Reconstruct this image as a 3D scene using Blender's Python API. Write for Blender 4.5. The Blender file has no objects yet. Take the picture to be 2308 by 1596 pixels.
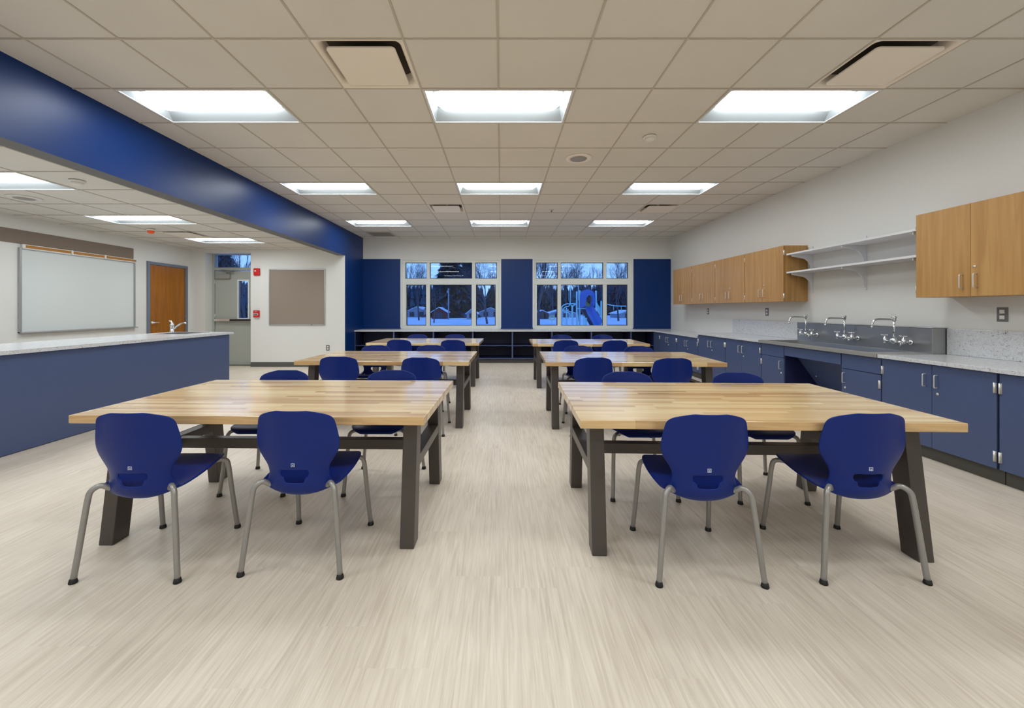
import bpy, bmesh, math, random
from mathutils import Vector, Matrix

# ------------------------------------------------------------------ camera, sky, exposure
SC = bpy.context.scene
COL = SC.collection
F, VX, VY, CZ = 945.0, 1129.0, 697.0, 1.25          # focal length in pixels, vanishing point, eye height
cam_d = bpy.data.cameras.new('camera')
cam = bpy.data.objects.new('camera', cam_d)
COL.objects.link(cam)
cam.location = (0, 0, CZ)
cam.rotation_euler = (math.radians(90), 0, 0)
cam_d.sensor_width = 36.0
cam_d.lens = 36.0 * F / 2308.0
cam_d.shift_x = (1154.0 - VX) / 2308.0
cam_d.shift_y = (VY - 798.0) / 2308.0
cam_d.clip_start = 0.05
cam_d.clip_end = 600
SC.camera = cam

SC.view_settings.view_transform = 'Standard'
SC.view_settings.look = 'None'
SC.view_settings.exposure = 0.0
SC.view_settings.gamma = 1.0
SC.view_settings.use_curve_mapping = False

LAMP = 19.0          # radiance of the troffer lenses
SKY = 1.75

w = bpy.data.worlds.new('dusk_sky')
SC.world = w
w.use_nodes = True
nt = w.node_tree
nt.nodes.clear()
o_ = nt.nodes.new('ShaderNodeOutputWorld')
bg = nt.nodes.new('ShaderNodeBackground')
tc = nt.nodes.new('ShaderNodeTexCoord')
sx = nt.nodes.new('ShaderNodeSeparateXYZ')
rp = nt.nodes.new('ShaderNodeValToRGB')
rp.color_ramp.elements[0].position = 0.0
rp.color_ramp.elements[0].color = (0.26, 0.48, 0.86, 1)
rp.color_ramp.elements[1].position = 0.6
rp.color_ramp.elements[1].color = (0.10, 0.25, 0.68, 1)
nt.links.new(tc.outputs['Generated'], sx.inputs[0])
nt.links.new(sx.outputs['Z'], rp.inputs[0])
nt.links.new(rp.outputs[0], bg.inputs[0])
bg.inputs[1].default_value = SKY
nt.links.new(bg.outputs[0], o_.inputs[0])

SC.cycles.max_bounces = 8
SC.cycles.diffuse_bounces = 5
SC.cycles.glossy_bounces = 3
SC.cycles.transparent_max_bounces = 12
SC.cycles.sample_clamp_indirect = 12.0
SC.cycles.caustics_reflective = False
SC.cycles.caustics_refractive = False
SC.cycles.use_denoising = True

# ------------------------------------------------------------------ helpers
def PX(x, Y): return (x - VX) * Y / F
def PZ(y, Y): return CZ - (y - VY) * Y / F
R = math.radians

def srgb(r, g, b):
    def f(c):
        c /= 255.0
        return c / 12.92 if c <= 0.04045 else ((c + 0.055) / 1.055) ** 2.4
    return (f(r), f(g), f(b), 1.0)

class NT:
    def __init__(s, m): s.t = m.node_tree; s.n = s.t.nodes; s.l = s.t.links
    def new(s, k, **kw):
        n = s.n.new(k)
        for a, b in kw.items(): setattr(n, a, b)
        return n
    def link(s, a, b): s.l.new(a, b)
    def math(s, op, a, b=None):
        n = s.new('ShaderNodeMath', operation=op)
        for i, v in enumerate((a, b)):
            if v is None: continue
            if isinstance(v, (int, float)): n.inputs[i].default_value = v
            else: s.link(v, n.inputs[i])
        return n.outputs[0]

def mat(name, col, rough=0.5, metal=0.0, spec=0.5, coat=0.0, bump=None, var=None, emit=None):
    """procedural principled material; var=(scale xyz, amount): soft brightness variation; bump=(scale, strength)"""
    m = bpy.data.materials.new(name); m.use_nodes = True
    T = NT(m)
    b = T.n['Principled BSDF']
    b.inputs['Base Color'].default_value = col
    b.inputs['Roughness'].default_value = rough
    b.inputs['Metallic'].default_value = metal
    b.inputs['Specular IOR Level'].default_value = spec
    b.inputs['Coat Weight'].default_value = coat
    if coat: b.inputs['Coat Roughness'].default_value = 0.15
    if emit: b.inputs['Emission Color'].default_value = emit[0]; b.inputs['Emission Strength'].default_value = emit[1]
    if var or bump:
        tcn = T.new('ShaderNodeTexCoord')
    if var:
        mp = T.new('ShaderNodeMapping'); mp.inputs['Scale'].default_value = var[0]
        T.link(tcn.outputs['Object'], mp.inputs[0])
        ns = T.new('ShaderNodeTexNoise'); ns.inputs['Scale'].default_value = 1.0; ns.inputs['Detail'].default_value = 5
        T.link(mp.outputs[0], ns.inputs[0])
        r = T.new('ShaderNodeValToRGB')
        a = var[1]
        c1 = tuple(max(0, c * (1 - a)) for c in col[:3]) + (1,)
        c2 = tuple(min(1, c * (1 + a)) for c in col[:3]) + (1,)
        r.color_ramp.elements[0].position = 0.3; r.color_ramp.elements[0].color = c1
        r.color_ramp.elements[1].position = 0.7; r.color_ramp.elements[1].color = c2
        T.link(ns.outputs[0], r.inputs[0]); T.link(r.outputs[0], b.inputs['Base Color'])
    if bump:
        n2 = T.new('ShaderNodeTexNoise'); n2.inputs['Scale'].default_value = bump[0]; n2.inputs['Detail'].default_value = 3
        T.link(tcn.outputs['Object'], n2.inputs[0])
        bp = T.new('ShaderNodeBump'); bp.inputs['Strength'].default_value = bump[1]; bp.inputs['Distance'].default_value = 0.002
        T.link(n2.outputs[0], bp.inputs['Height']); T.link(bp.outputs[0], b.inputs['Normal'])
    return m

def mat_floor():
    m = bpy.data.materials.new('striated_linoleum'); m.use_nodes = True
    T = NT(m); b = T.n['Principled BSDF']
    tcn = T.new('ShaderNodeTexCoord')
    sp = T.new('ShaderNodeSeparateXYZ'); T.link(tcn.outputs['Object'], sp.inputs[0])
    # planks 0.25 m wide, 0.9 m long, each shifts its streaks a little
    row = T.math('FLOOR', T.math('DIVIDE', sp.outputs['X'], 0.25))
    wn = T.new('ShaderNodeTexWhiteNoise', noise_dimensions='1D'); T.link(row, wn.inputs['W'])
    ys = T.math('ADD', T.math('DIVIDE', sp.outputs['Y'], 0.9), T.math('MULTIPLY', wn.outputs['Value'], 5.0))
    seg = T.math('FLOOR', ys)
    cb = T.new('ShaderNodeCombineXYZ'); T.link(row, cb.inputs[0]); T.link(seg, cb.inputs[1])
    w2 = T.new('ShaderNodeTexWhiteNoise', noise_dimensions='3D'); T.link(cb.outputs[0], w2.inputs['Vector'])
    off = T.math('MULTIPLY', w2.outputs['Value'], 9.0)
    cv = T.new('ShaderNodeCombineXYZ')
    T.link(T.math('MULTIPLY', sp.outputs['X'], 80.0), cv.inputs[0])
    T.link(T.math('MULTIPLY', sp.outputs['Y'], 3.6), cv.inputs[1]); T.link(off, cv.inputs[2])
    n1 = T.new('ShaderNodeTexNoise'); n1.inputs['Scale'].default_value = 1; n1.inputs['Detail'].default_value = 4; n1.inputs['Distortion'].default_value = 0.7
    T.link(cv.outputs[0], n1.inputs[0])
    cv2 = T.new('ShaderNodeCombineXYZ')
    T.link(T.math('MULTIPLY', sp.outputs['X'], 4.0), cv2.inputs[0])
    T.link(T.math('MULTIPLY', sp.outputs['Y'], 1.6), cv2.inputs[1])
    n2 = T.new('ShaderNodeTexNoise'); n2.inputs['Scale'].default_value = 1; n2.inputs['Detail'].default_value = 3
    T.link(cv2.outputs[0], n2.inputs[0])
    mix = T.math('ADD', T.math('MULTIPLY', n1.outputs[0], 0.72), T.math('MULTIPLY', n2.outputs[0], 0.28))
    mix = T.math('ADD', mix, T.math('MULTIPLY', w2.outputs['Value'], 0.035))
    r = T.new('ShaderNodeValToRGB')
    e = r.color_ramp.elements
    e[0].position = 0.34; e[0].color = FLOOR_C[0]
    e[1].position = 0.70; e[1].color = FLOOR_C[2]
    k = e.new(0.50); k.color = FLOOR_C[1]
    T.link(mix, r.inputs[0]); T.link(r.outputs[0], b.inputs['Base Color'])
    b.inputs['Roughness'].default_value = 0.42
    b.inputs['Specular IOR Level'].default_value = 0.4
    return m

def mat_butcher():
    m = bpy.data.materials.new('butcher_block_maple'); m.use_nodes = True
    T = NT(m); b = T.n['Principled BSDF']
    tcn = T.new('ShaderNodeTexCoord')
    oi = T.new('ShaderNodeObjectInfo')
    sp = T.new('ShaderNodeSeparateXYZ'); T.link(tcn.outputs['Object'], sp.inputs[0])
    row = T.math('FLOOR', T.math('DIVIDE', sp.outputs['Y'], 0.036))
    cr = T.new('ShaderNodeCombineXYZ'); T.link(row, cr.inputs[0]); T.link(T.math('MULTIPLY', oi.outputs['Random'], 77.0), cr.inputs[1])
    wn = T.new('ShaderNodeTexWhiteNoise', noise_dimensions='3D'); T.link(cr.outputs[0], wn.inputs['Vector'])
    xs = T.math('ADD', T.math('DIVIDE', sp.outputs['X'], 0.85), T.math('MULTIPLY', wn.outputs['Value'], 7.0))
    seg = T.math('FLOOR', xs)
    cb = T.new('ShaderNodeCombineXYZ'); T.link(row, cb.inputs[0]); T.link(seg, cb.inputs[1])
    T.link(T.math('MULTIPLY', oi.outputs['Random'], 31.0), cb.inputs[2])
    w2 = T.new('ShaderNodeTexWhiteNoise', noise_dimensions='3D'); T.link(cb.outputs[0], w2.inputs['Vector'])
    r = T.new('ShaderNodeValToRGB'); e = r.color_ramp.elements
    e[0].position = 0.0; e[0].color = srgb(190, 150, 98)
    e[1].position = 1.0; e[1].color = srgb(243, 220, 172)
    for p, c in ((0.14, srgb(208, 170, 118)), (0.35, srgb(223, 190, 138)), (0.75, srgb(233, 204, 152))):
        k = e.new(p); k.color = c
    T.link(w2.outputs['Value'], r.inputs[0])
    gv = T.new('ShaderNodeCombineXYZ')
    T.link(T.math('MULTIPLY', sp.outputs['X'], 2.5), gv.inputs[0])
    T.link(T.math('MULTIPLY', sp.outputs['Y'], 130.0), gv.inputs[1])
    T.link(T.math('ADD', T.math('MULTIPLY', sp.outputs['Z'], 60.0), T.math('MULTIPLY', w2.outputs['Value'], 20.0)), gv.inputs[2])
    n = T.new('ShaderNodeTexNoise'); n.inputs['Scale'].default_value = 1; n.inputs['Detail'].default_value = 4; n.inputs['Distortion'].default_value = 1.0
    T.link(gv.outputs[0], n.inputs[0])
    g = T.new('ShaderNodeValToRGB'); g.color_ramp.elements[0].position = 0.25; g.color_ramp.elements[0].color = (0.70, 0.64, 0.56, 1)
    g.color_ramp.elements[1].position = 0.6; g.color_ramp.elements[1].color = (1, 1, 1, 1)
    T.link(n.outputs[0], g.inputs[0])
    mx = T.new('ShaderNodeMixRGB', blend_type='MULTIPLY'); mx.inputs[0].default_value = 0.75
    T.link(r.outputs[0], mx.inputs[1]); T.link(g.outputs[0], mx.inputs[2])
    T.link(mx.outputs[0], b.inputs['Base Color'])
    b.inputs['Roughness'].default_value = 0.24
    b.inputs['Specular IOR Level'].default_value = 0.5
    b.inputs['Coat Weight'].default_value = 0.6
    b.inputs['Coat Roughness'].default_value = 0.12
    return m

def mat_veneer(name, c0, c1, sc=(22.0, 22.0, 1.3), rough=0.38):
    m = bpy.data.materials.new(name); m.use_nodes = True
    T = NT(m); b = T.n['Principled BSDF']
    tcn = T.new('ShaderNodeTexCoord'); oi = T.new('ShaderNodeObjectInfo')
    mp = T.new('ShaderNodeMapping'); mp.inputs['Scale'].default_value = sc
    T.link(tcn.outputs['Object'], mp.inputs[0])
    ad = T.new('ShaderNodeVectorMath', operation='ADD'); T.link(mp.outputs[0], ad.inputs[0])
    cx = T.new('ShaderNodeCombineXYZ'); T.link(T.math('MULTIPLY', oi.outputs['Random'], 50.0), cx.inputs[0]); T.link(cx.outputs[0], ad.inputs[1])
    n = T.new('ShaderNodeTexNoise'); n.inputs['Scale'].default_value = 1; n.inputs['Detail'].default_value = 6; n.inputs['Distortion'].default_value = 0.6
    T.link(ad.outputs[0], n.inputs[0])
    r = T.new('ShaderNodeValToRGB'); r.color_ramp.elements[0].position = 0.3; r.color_ramp.elements[0].color = c0
    r.color_ramp.elements[1].position = 0.7; r.color_ramp.elements[1].color = c1
    T.link(n.outputs[0], r.inputs[0]); T.link(r.outputs[0], b.inputs['Base Color'])
    b.inputs['Roughness'].default_value = rough
    return m

def mat_quartz():
    m = bpy.data.materials.new('speckled_quartz'); m.use_nodes = True
    T = NT(m); b = T.n['Principled BSDF']
    tcn = T.new('ShaderNodeTexCoord')
    n = T.new('ShaderNodeTexNoise'); n.inputs['Scale'].default_value = 55; n.inputs['Detail'].default_value = 4; n.inputs['Distortion'].default_value = 1.5
    T.link(tcn.outputs['Object'], n.inputs[0])
    r = T.new('ShaderNodeValToRGB'); e = r.color_ramp.elements
    e[0].position = 0.27; e[0].color = srgb(120, 116, 116)
    e[1].position = 0.40; e[1].color = srgb(200, 202, 206)
    k = e.new(0.7); k.color = srgb(216, 218, 220)
    T.link(n.outputs[0], r.inputs[0]); T.link(r.outputs[0], b.inputs['Base Color'])
    b.inputs['Roughness'].default_value = 0.22
    return m

def mat_glass(name='window_glass', tint=(0.93, 0.96, 1.0, 1), ior=1.5):
    m = bpy.data.materials.new(name); m.use_nodes = True
    T = NT(m); T.n.clear()
    out = T.new('ShaderNodeOutputMaterial'); tr = T.new('ShaderNodeBsdfTransparent'); gl = T.new('ShaderNodeBsdfGlossy')
    tr.inputs[0].default_value = tint; gl.inputs['Roughness'].default_value = 0.01
    fr = T.new('ShaderNodeFresnel'); fr.inputs[0].default_value = ior
    mx = T.new('ShaderNodeMixShader')
    T.link(fr.outputs[0], mx.inputs[0]); T.link(tr.outputs[0], mx.inputs[1]); T.link(gl.outputs[0], mx.inputs[2])
    T.link(mx.outputs[0], out.inputs[0])
    return m

def mat_emit(name, col, s):
    m = bpy.data.materials.new(name); m.use_nodes = True
    T = NT(m); T.n.clear()
    out = T.new('ShaderNodeOutputMaterial'); e = T.new('ShaderNodeEmission')
    e.inputs[0].default_value = col; e.inputs[1].default_value = s
    T.link(e.outputs[0], out.inputs[0])
    return m

FLOOR_C = (srgb(201, 188, 171), srgb(215, 203, 187), srgb(229, 218, 203))
M = {
 'floor': mat_floor(),
 'wall': mat('painted_wall_offwhite', srgb(222, 222, 219), 0.55, bump=(180, 0.08)),
 'wall_blue': mat('painted_wall_navy', srgb(0, 46, 108), 0.40, spec=0.35, bump=(180, 0.06)),
 'soffit': mat('soffit_grey', srgb(104, 104, 106), 0.6),  # even grey for the beam's underside
 'tile': mat('acoustic_tile', srgb(218, 215, 209), 0.9, var=((1.2, 1.2, 1.2), 0.03), bump=(420, 0.25)),
 'tbar': mat('shaded_grid_metal', srgb(190, 183, 171), 0.6),  # darker than the tiles, imitates the shadow line along the grid
 'white_metal': mat('white_enamel', srgb(224, 226, 228), 0.35),
 'diffuser': mat('diffuser_enamel', srgb(238, 230, 219), 0.5),
 'throat': mat('shaded_throat', srgb(74, 66, 58), 0.8),  # recess shadow round the plaque, put into the throat's colour
 'lens': mat_emit('troffer_lens', (0.93, 0.98, 1.0, 1), LAMP),
 'reflector': mat('troffer_reflector', srgb(146, 152, 155), 0.35),
 'grey_plastic': mat('grey_plastic', srgb(150, 148, 144), 0.5),
 'chair': mat('navy_polypropylene', srgb(2, 36, 118), 0.37, spec=0.3, bump=(700, 0.12)),
 'tube': mat('silver_powdercoat_tube', srgb(156, 154, 151), 0.33, metal=0.45),
 'rubber': mat('black_rubber', srgb(20, 20, 20), 0.6),
 'legsteel': mat('charcoal_powdercoat_steel', srgb(82, 76, 72), 0.38, metal=0.35),
 'butcher': mat_butcher(),
 'oak': mat_veneer('oak_veneer', srgb(168, 124, 68), srgb(190, 148, 90)),
 'oakdoor': mat_veneer('stained_door_veneer', srgb(140, 84, 2), srgb(166, 102, 5)),
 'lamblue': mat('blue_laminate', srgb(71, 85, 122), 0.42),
 'lamblue_shade': mat('blue_laminate_shaded', srgb(30, 34, 74), 0.5),  # same laminate as the fronts, with the cubbies' shade put into its colour
 'gapshade': mat('gap_shade', srgb(14, 22, 70), 0.6),  # shade between the doors, put into the colour of the body behind
 'toe': mat('toe_kick_charcoal', srgb(78, 76, 70), 0.5),
 'quartz': mat_quartz(),
 'steel': mat('brushed_stainless', srgb(172, 172, 172), 0.34, metal=0.9),
 'steelrim': mat('lit_stainless_rim', srgb(172, 170, 164), 0.42, metal=0.5),  # less metallic copy of the sink steel, imitates the ceiling's reflection
 'chrome': mat('polished_chrome', srgb(215, 218, 222), 0.08, metal=1.0),
 'nickel': mat('satin_nickel', srgb(222, 220, 216), 0.3, metal=0.6),
 'shelf': mat('white_shelf', srgb(222, 222, 226), 0.4),
 'whiteboard': mat('dry_erase_white', srgb(212, 218, 218), 0.16),
 'alu': mat('anodised_aluminium', srgb(176, 178, 180), 0.35, metal=0.6),
 'tack': mat('taupe_tackboard', srgb(146, 133, 122), 0.9, bump=(500, 0.3)),
 'tackdark': mat('taupe_tack_strip', srgb(128, 114, 102), 0.9, bump=(500, 0.3)),
 'cork': mat('orange_cork', srgb(178, 124, 62), 0.85, var=((60, 60, 60), 0.18)),
 'dframe': mat('bluegrey_door_frame', srgb(112, 120, 136), 0.45),
 'doorgrey': mat('grey_painted_door', srgb(166, 170, 163), 0.42),
 'winframe': mat('beige_window_frame', srgb(220, 224, 220), 0.42),
 'gasket': mat('dark_gasket', srgb(52, 50, 50), 0.6),
 'glass': mat_glass(ior=1.33), 'plate': mat('steel_outlet_plate', srgb(118, 116, 116), 0.4, metal=0.3),
 'red': mat('red_plastic', srgb(196, 22, 22), 0.35),
 'orange': mat('orange_plastic', srgb(232, 82, 18), 0.4),
 'black': mat('black_plastic', srgb(18, 18, 18), 0.4),
 'whiteplastic': mat('white_plastic', srgb(226, 224, 220), 0.4),
 'printwhite': mat('white_print', srgb(176, 182, 208), 0.5),
 'base': mat('charcoal_rubber_base', srgb(84, 84, 80), 0.5),
 'snow': mat('snow', srgb(222, 230, 244), 0.8, var=((0.25, 0.9, 1), 0.14), bump=(2, 0.6)),
 'bark': mat('winter_bark', srgb(70, 72, 84), 0.9),
 'spruce': mat('spruce_needles', srgb(54, 80, 98), 0.9, var=((1.2, 1.2, 1.2), 0.35)),
 'shedred': mat('red_shed_siding', srgb(96, 38, 46), 0.8),
 'shedtrim': mat('dark_shed_side', srgb(66, 70, 84), 0.8),
 'house': mat('pale_house_siding', srgb(150, 156, 168), 0.8),
 'houseglass': mat('dark_house_window', srgb(40, 44, 58), 0.3),
 'playpost': mat('pale_playground_post', srgb(176, 222, 222), 0.4),
 'playblue': mat('blue_slide_plastic', srgb(34, 96, 176), 0.4),
 'playdark': mat('dark_slide_side', srgb(18, 28, 60), 0.5),
 'playyellow': mat('yellow_green_panel', srgb(196, 206, 120), 0.5),
}

class MB:
    """collects shapes into one bmesh, linked as ONE mesh object"""
    def __init__(s): s.b = bmesh.new()
    def face(s, pts, mi=0, smooth=False):
        vs = [s.b.verts.new(p) for p in pts]
        f = s.b.faces.new(vs); f.material_index = mi; f.smooth = smooth
        return f
    def hexa(s, p, mi=0, mis=None):
        """p: 8 points, bottom loop 0-3, top loop 4-7. faces: -z,+z,-y,+x,+y,-x"""
        v = [s.b.verts.new(q) for q in p]
        idx = {'-z': (3, 2, 1, 0), '+z': (4, 5, 6, 7), '-y': (0, 1, 5, 4), '+x': (1, 2, 6, 5), '+y': (2, 3, 7, 6), '-x': (3, 0, 4, 7)}
        for k, q in idx.items():
            f = s.b.faces.new([v[i] for i in q]); f.material_index = (mis or {}).get(k, mi)
    def box(s, x0, x1, y0, y1, z0, z1, mi=0, mis=None):
        if x0 > x1: x0, x1 = x1, x0
        if y0 > y1: y0, y1 = y1, y0
        if z0 > z1: z0, z1 = z1, z0
        s.hexa([(x0, y0, z0), (x1, y0, z0), (x1, y1, z0), (x0, y1, z0), (x0, y0, z1), (x1, y0, z1), (x1, y1, z1), (x0, y1, z1)], mi, mis)
    def prism(s, poly, d, mi=0):
        """poly: 3D points of a planar loop, d: extrusion vector"""
        d = Vector(d)
        a = [s.b.verts.new(p) for p in poly]
        c = [s.b.verts.new(Vector(p) + d) for p in poly]
        n = len(poly)
        fs = [s.b.faces.new(list(reversed(a))), s.b.faces.new(c)]
        for i in range(n):
            fs.append(s.b.faces.new([a[i], a[(i + 1) % n], c[(i + 1) % n], c[i]]))
        for f in fs: f.material_index = mi
    def tube(s, pts, r, seg=12, mi=0, cap=True, smooth=True):
        pts = [Vector(p) for p in pts]
        rr = r if isinstance(r, (list, tuple)) else [r] * len(pts)
        rings = []
        up = None
        for i, p in enumerate(pts):
            t = (pts[min(i + 1, len(pts) - 1)] - pts[max(i - 1, 0)]).normalized()
            if up is None:
                up = Vector((0, 0, 1)) if abs(t.z) < 0.9 else Vector((1, 0, 0))
            a = up - t * up.dot(t)
            if a.length < 1e-5: a = t.orthogonal()
            a.normalize(); bb = t.cross(a); up = a
            rings.append([s.b.verts.new(p + (a * math.cos(2 * math.pi * k / seg) + bb * math.sin(2 * math.pi * k / seg)) * rr[i]) for k in range(seg)])
        for i in range(len(rings) - 1):
            for k in range(seg):
                f = s.b.faces.new([rings[i][k], rings[i][(k + 1) % seg], rings[i + 1][(k + 1) % seg], rings[i + 1][k]])
                f.smooth = smooth; f.material_index = mi
        if cap:
            f = s.b.faces.new(list(reversed(rings[0]))); f.material_index = mi
            f = s.b.faces.new(rings[-1]); f.material_index = mi
    def cyl(s, a, b_, r, seg=20, mi=0): s.tube([a, b_], r, seg, mi)
    def lathe(s, c, prof, axis='z', seg=24, mi=0):
        """prof: (radius, height) pairs"""
        c = Vector(c)
        def P(r, h, k):
            a = 2 * math.pi * k / seg
            u, v = r * math.cos(a), r * math.sin(a)
            return c + (Vector((u, v, h)) if axis == 'z' else Vector((h, u, v)) if axis == 'x' else Vector((u, h, v)))
        rings = [[s.b.verts.new(P(r, h, k)) for k in range(seg)] for r, h in prof]
        for i in range(len(rings) - 1):
            for k in range(seg):
                f = s.b.faces.new([rings[i][k], rings[i][(k + 1) % seg], rings[i + 1][(k + 1) % seg], rings[i + 1][k]])
                f.smooth = True; f.material_index = mi
        for rg in (rings[0], rings[-1]):
            f = s.b.faces.new(rg); f.material_index = mi
    def build(s, name, m, parent=None, bevel=0, seg=2, off=(0, 0, 0), world=False, recalc=True):
        """off: shift subtracted from points (origin of the object); world=True: points are world points under a placed parent"""
        o = Vector(off)
        if world and parent is not None:
            q = parent
            while q is not None: o = o + q.location; q = q.parent
        if recalc: bmesh.ops.recalc_face_normals(s.b, faces=s.b.faces)
        if o.length: bmesh.ops.translate(s.b, verts=s.b.verts, vec=-o)
        me = bpy.data.meshes.new(name)
        s.b.to_mesh(me); s.b.free()
        for k in (m if isinstance(m, (list, tuple)) else [m]): me.materials.append(M[k])
        ob = bpy.data.objects.new(name, me)
        COL.objects.link(ob)
        if parent is not None: ob.parent = parent
        elif o.length: ob.location = Vector(off)
        if bevel:
            bv = ob.modifiers.new('bevel', 'BEVEL'); bv.width = bevel; bv.segments = seg; bv.limit_method = 'ANGLE'; bv.angle_limit = R(40)
        return ob

def smooth_path(pts, n=5):
    """Catmull-Rom through the points"""
    P = [Vector(p) for p in pts]
    P = [P[0] * 2 - P[1]] + P + [P[-1] * 2 - P[-2]]
    out = []
    for i in range(1, len(P) - 2):
        for k in range(n):
            t = k / n
            a, b, c, d = P[i - 1], P[i], P[i + 1], P[i + 2]
            out.append(0.5 * ((2 * b) + (c - a) * t + (2 * a - 5 * b + 4 * c - d) * t * t + (3 * b - a - 3 * c + d) * t ** 3))
    out.append(P[-2])
    return out

def tag(o, label=None, cat=None, group=None, kind=None):
    if label: o['label'] = label
    if cat: o['category'] = cat
    if group: o['group'] = group
    if kind: o['kind'] = kind
    return o

def empty(name, loc, rz=0, label=None, cat=None, group=None, kind=None):
    o = bpy.data.objects.new(name, None); COL.objects.link(o)
    o.location = loc; o.rotation_euler = (0, 0, rz); o.empty_display_size = 0.1
    return tag(o, label, cat, group, kind)

def copy_tree(o, parent=None):
    c = o.copy(); COL.objects.link(c)
    if parent is not None: c.parent = parent
    for ch in list(o.children): copy_tree(ch, c)
    return c

def struct(name, mb, m, parent=None, **kw):
    o = mb.build(name, m, parent, **kw)
    if parent is None: tag(o, kind='structure')
    return o

# ------------------------------------------------------------------ room dimensions (metres, metric scale from 0.61 m ceiling tiles)
XR, XL, XLL = 4.166, -3.38, -6.73       # right wall, blue beam/wall face, far left wall
YB, YN, YF = 10.28, 9.09, -2.6          # window wall, nearer left end wall, wall behind the camera
ZC, ZCL, ZBM = 2.99, 2.549, 2.415       # main ceiling, left ceiling, beam underside
T_ = 0.61
GX = [-0.02 + T_ * k for k in range(-7, 9)]
GY0 = 2.70

b = MB(); b.box(XLL - 0.2, XR + 0.2, YF - 0.2, YB + 0.12, -0.12, 0); struct('floor', b, 'floor')

# right wall, walls behind, far left wall
b = MB(); b.box(XR, XR + 0.18, YF, YB + 0.2, 0, 3.3); struct('wall_right', b, 'wall')
b = MB(); b.box(XLL, XR, YF - 0.18, YF, 0, 3.3); struct('wall_front', b, 'wall')
b = MB(); b.box(XLL - 0.18, XLL, YF, YN + 0.5, 0, 3.3); struct('wall_far_left', b, 'wall')

# window wall: blue band between worktop and 2.49, off-white above
W1 = (PX(903.5, YB), PX(1128.5, YB)); W2 = (PX(1201.5, YB), PX(1426.5, YB))
ZW0, ZW1 = 0.775, PZ(583.5, YB)
b = MB()
yb2 = YB + 0.2
b.box(XL - 0.175, XR + 0.18, YB, yb2, ZW1, 3.3, 0)
for x0, x1 in ((XL - 0.175, W1[0]), (W1[1], W2[0]), (W2[1], XR)): b.box(x0, x1, YB, yb2, ZW0 - 0.3, ZW1, 1)
for x0, x1 in (W1, W2): b.box(x0, x1, YB, yb2, ZW0 - 0.3, ZW0, 0)
b.box(XL - 0.175, XR, YB, yb2, 0, ZW0 - 0.3, 0)
struct('wall_back', b, ['wall', 'wall_blue'])
# pale edge trim of the blue band
b = MB()
for x0, x1 in ((XL, W1[0]), (W1[1], W2[0]), (W2[1], XR)):
    b.box(x0, x1, YB - 0.004, YB, ZW1 - 0.004, ZW1 + 0.012)
for x in (W1[0] - 0.006, W1[1] + 0.006, W2[0] - 0.006, W2[1] + 0.006):
    b.box(x - 0.006, x + 0.006, YB - 0.004, YB, ZW0 + 0.02, ZW1)
struct('trim_1', b, 'wall')

# blue dropped beam and the blue return wall that carries it
b = MB()
b.box(XL - 0.175, XL, YF, YN, ZBM, 3.3, 0, {'+x': 1, '-z': 2})
b.box(XL - 0.175, XL, YN, YB, 0, 3.3, 0, {'+x': 1})
struct('wall_left', b, ['wall', 'wall_blue', 'soffit'])
# end wall of the left area with a door recess
XD0, XD1, ZD = PX(462, YN), PX(565, YN), 2.475
b = MB()
b.box(XD1, XL - 0.175, YN, YN + 0.42, 0, 3.3)
b.box(XLL - 0.18, XD0, YN, YN + 0.42, 0, 3.3)
b.box(XD0, XD1, YN, YN + 0.42, ZD, 3.3)
struct('wall_back_left', b, 'wall')
b = MB(); b.box(XD1 + 0.002, XL, YN - 0.008, YN, 0, 0.105); b.box(XLL, XD0 - 0.002, YN - 0.008, YN, 0, 0.105)
struct('baseboard_back', b, 'base')
b = MB(); b.box(XLL, XLL + 0.008, YF, 7.94, 0, 0.105); b.box(XLL, XLL + 0.008, 9.0, YN - 0.01, 0, 0.105)
struct('baseboard_left', b, 'base')

# ---- main ceiling: lay-in tiles with a T-bar grid; openings where fixtures sit
LIGHT_CELLS = [(i, k) for i in (-5, -1, 3) for k in (-7, -3, 1, 5, 9)]      # each two cells wide
VENT_CELLS = [(-2, 0), (4, 0), (-2, 7), (4, 7)]
skip = set()
for i, k in LIGHT_CELLS: skip |= {(i, k), (i + 1, k)}
for c in VENT_CELLS: skip.add(c)
def gx(i): return -0.02 + T_ * i
def gy(k): return GY0 + T_ * k
b = MB(); g = MB()
kmin, kmax, imin, imax = -9, 12, -6, 6
for i in range(imin, imax + 1):
    for k in range(kmin, kmax + 1):
        if (i, k) in skip: continue
        x0, x1 = max(gx(i), XL), min(gx(i + 1), XR)
        y0, y1 = max(gy(k), YF), min(gy(k + 1), YB)
        if x1 - x0 < 0.01 or y1 - y0 < 0.01: continue
        b.box(x0, x1, y0, y1, ZC + 0.004, ZC + 0.02)
struct('ceiling', b, 'tile')
hw = 0.0065
def light_inside(x, y):
    for i, k in LIGHT_CELLS:
        if gx(i) + 0.05 < x < gx(i + 2) - 0.05 and gy(k) + 0.05 < y < gy(k + 1) - 0.05: return True
    return False
for i in range(imin, imax + 2):
    x = gx(i)
    if not XL < x < XR: continue
    for k in range(kmin, kmax + 1):
        y0, y1 = max(gy(k), YF), min(gy(k + 1), YB)
        if y1 - y0 < 0.02 or light_inside(x, (y0 + y1) / 2): continue
        g.box(x - hw, x + hw, y0, y1, ZC - 0.001, ZC + 0.004)
for k in range(kmin, kmax + 2):
    y = gy(k)
    if YF < y < YB: g.box(XL, XR, y - hw, y + hw, ZC - 0.0013, ZC + 0.0037)
struct('trim_2', g, 'tbar')

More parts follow.
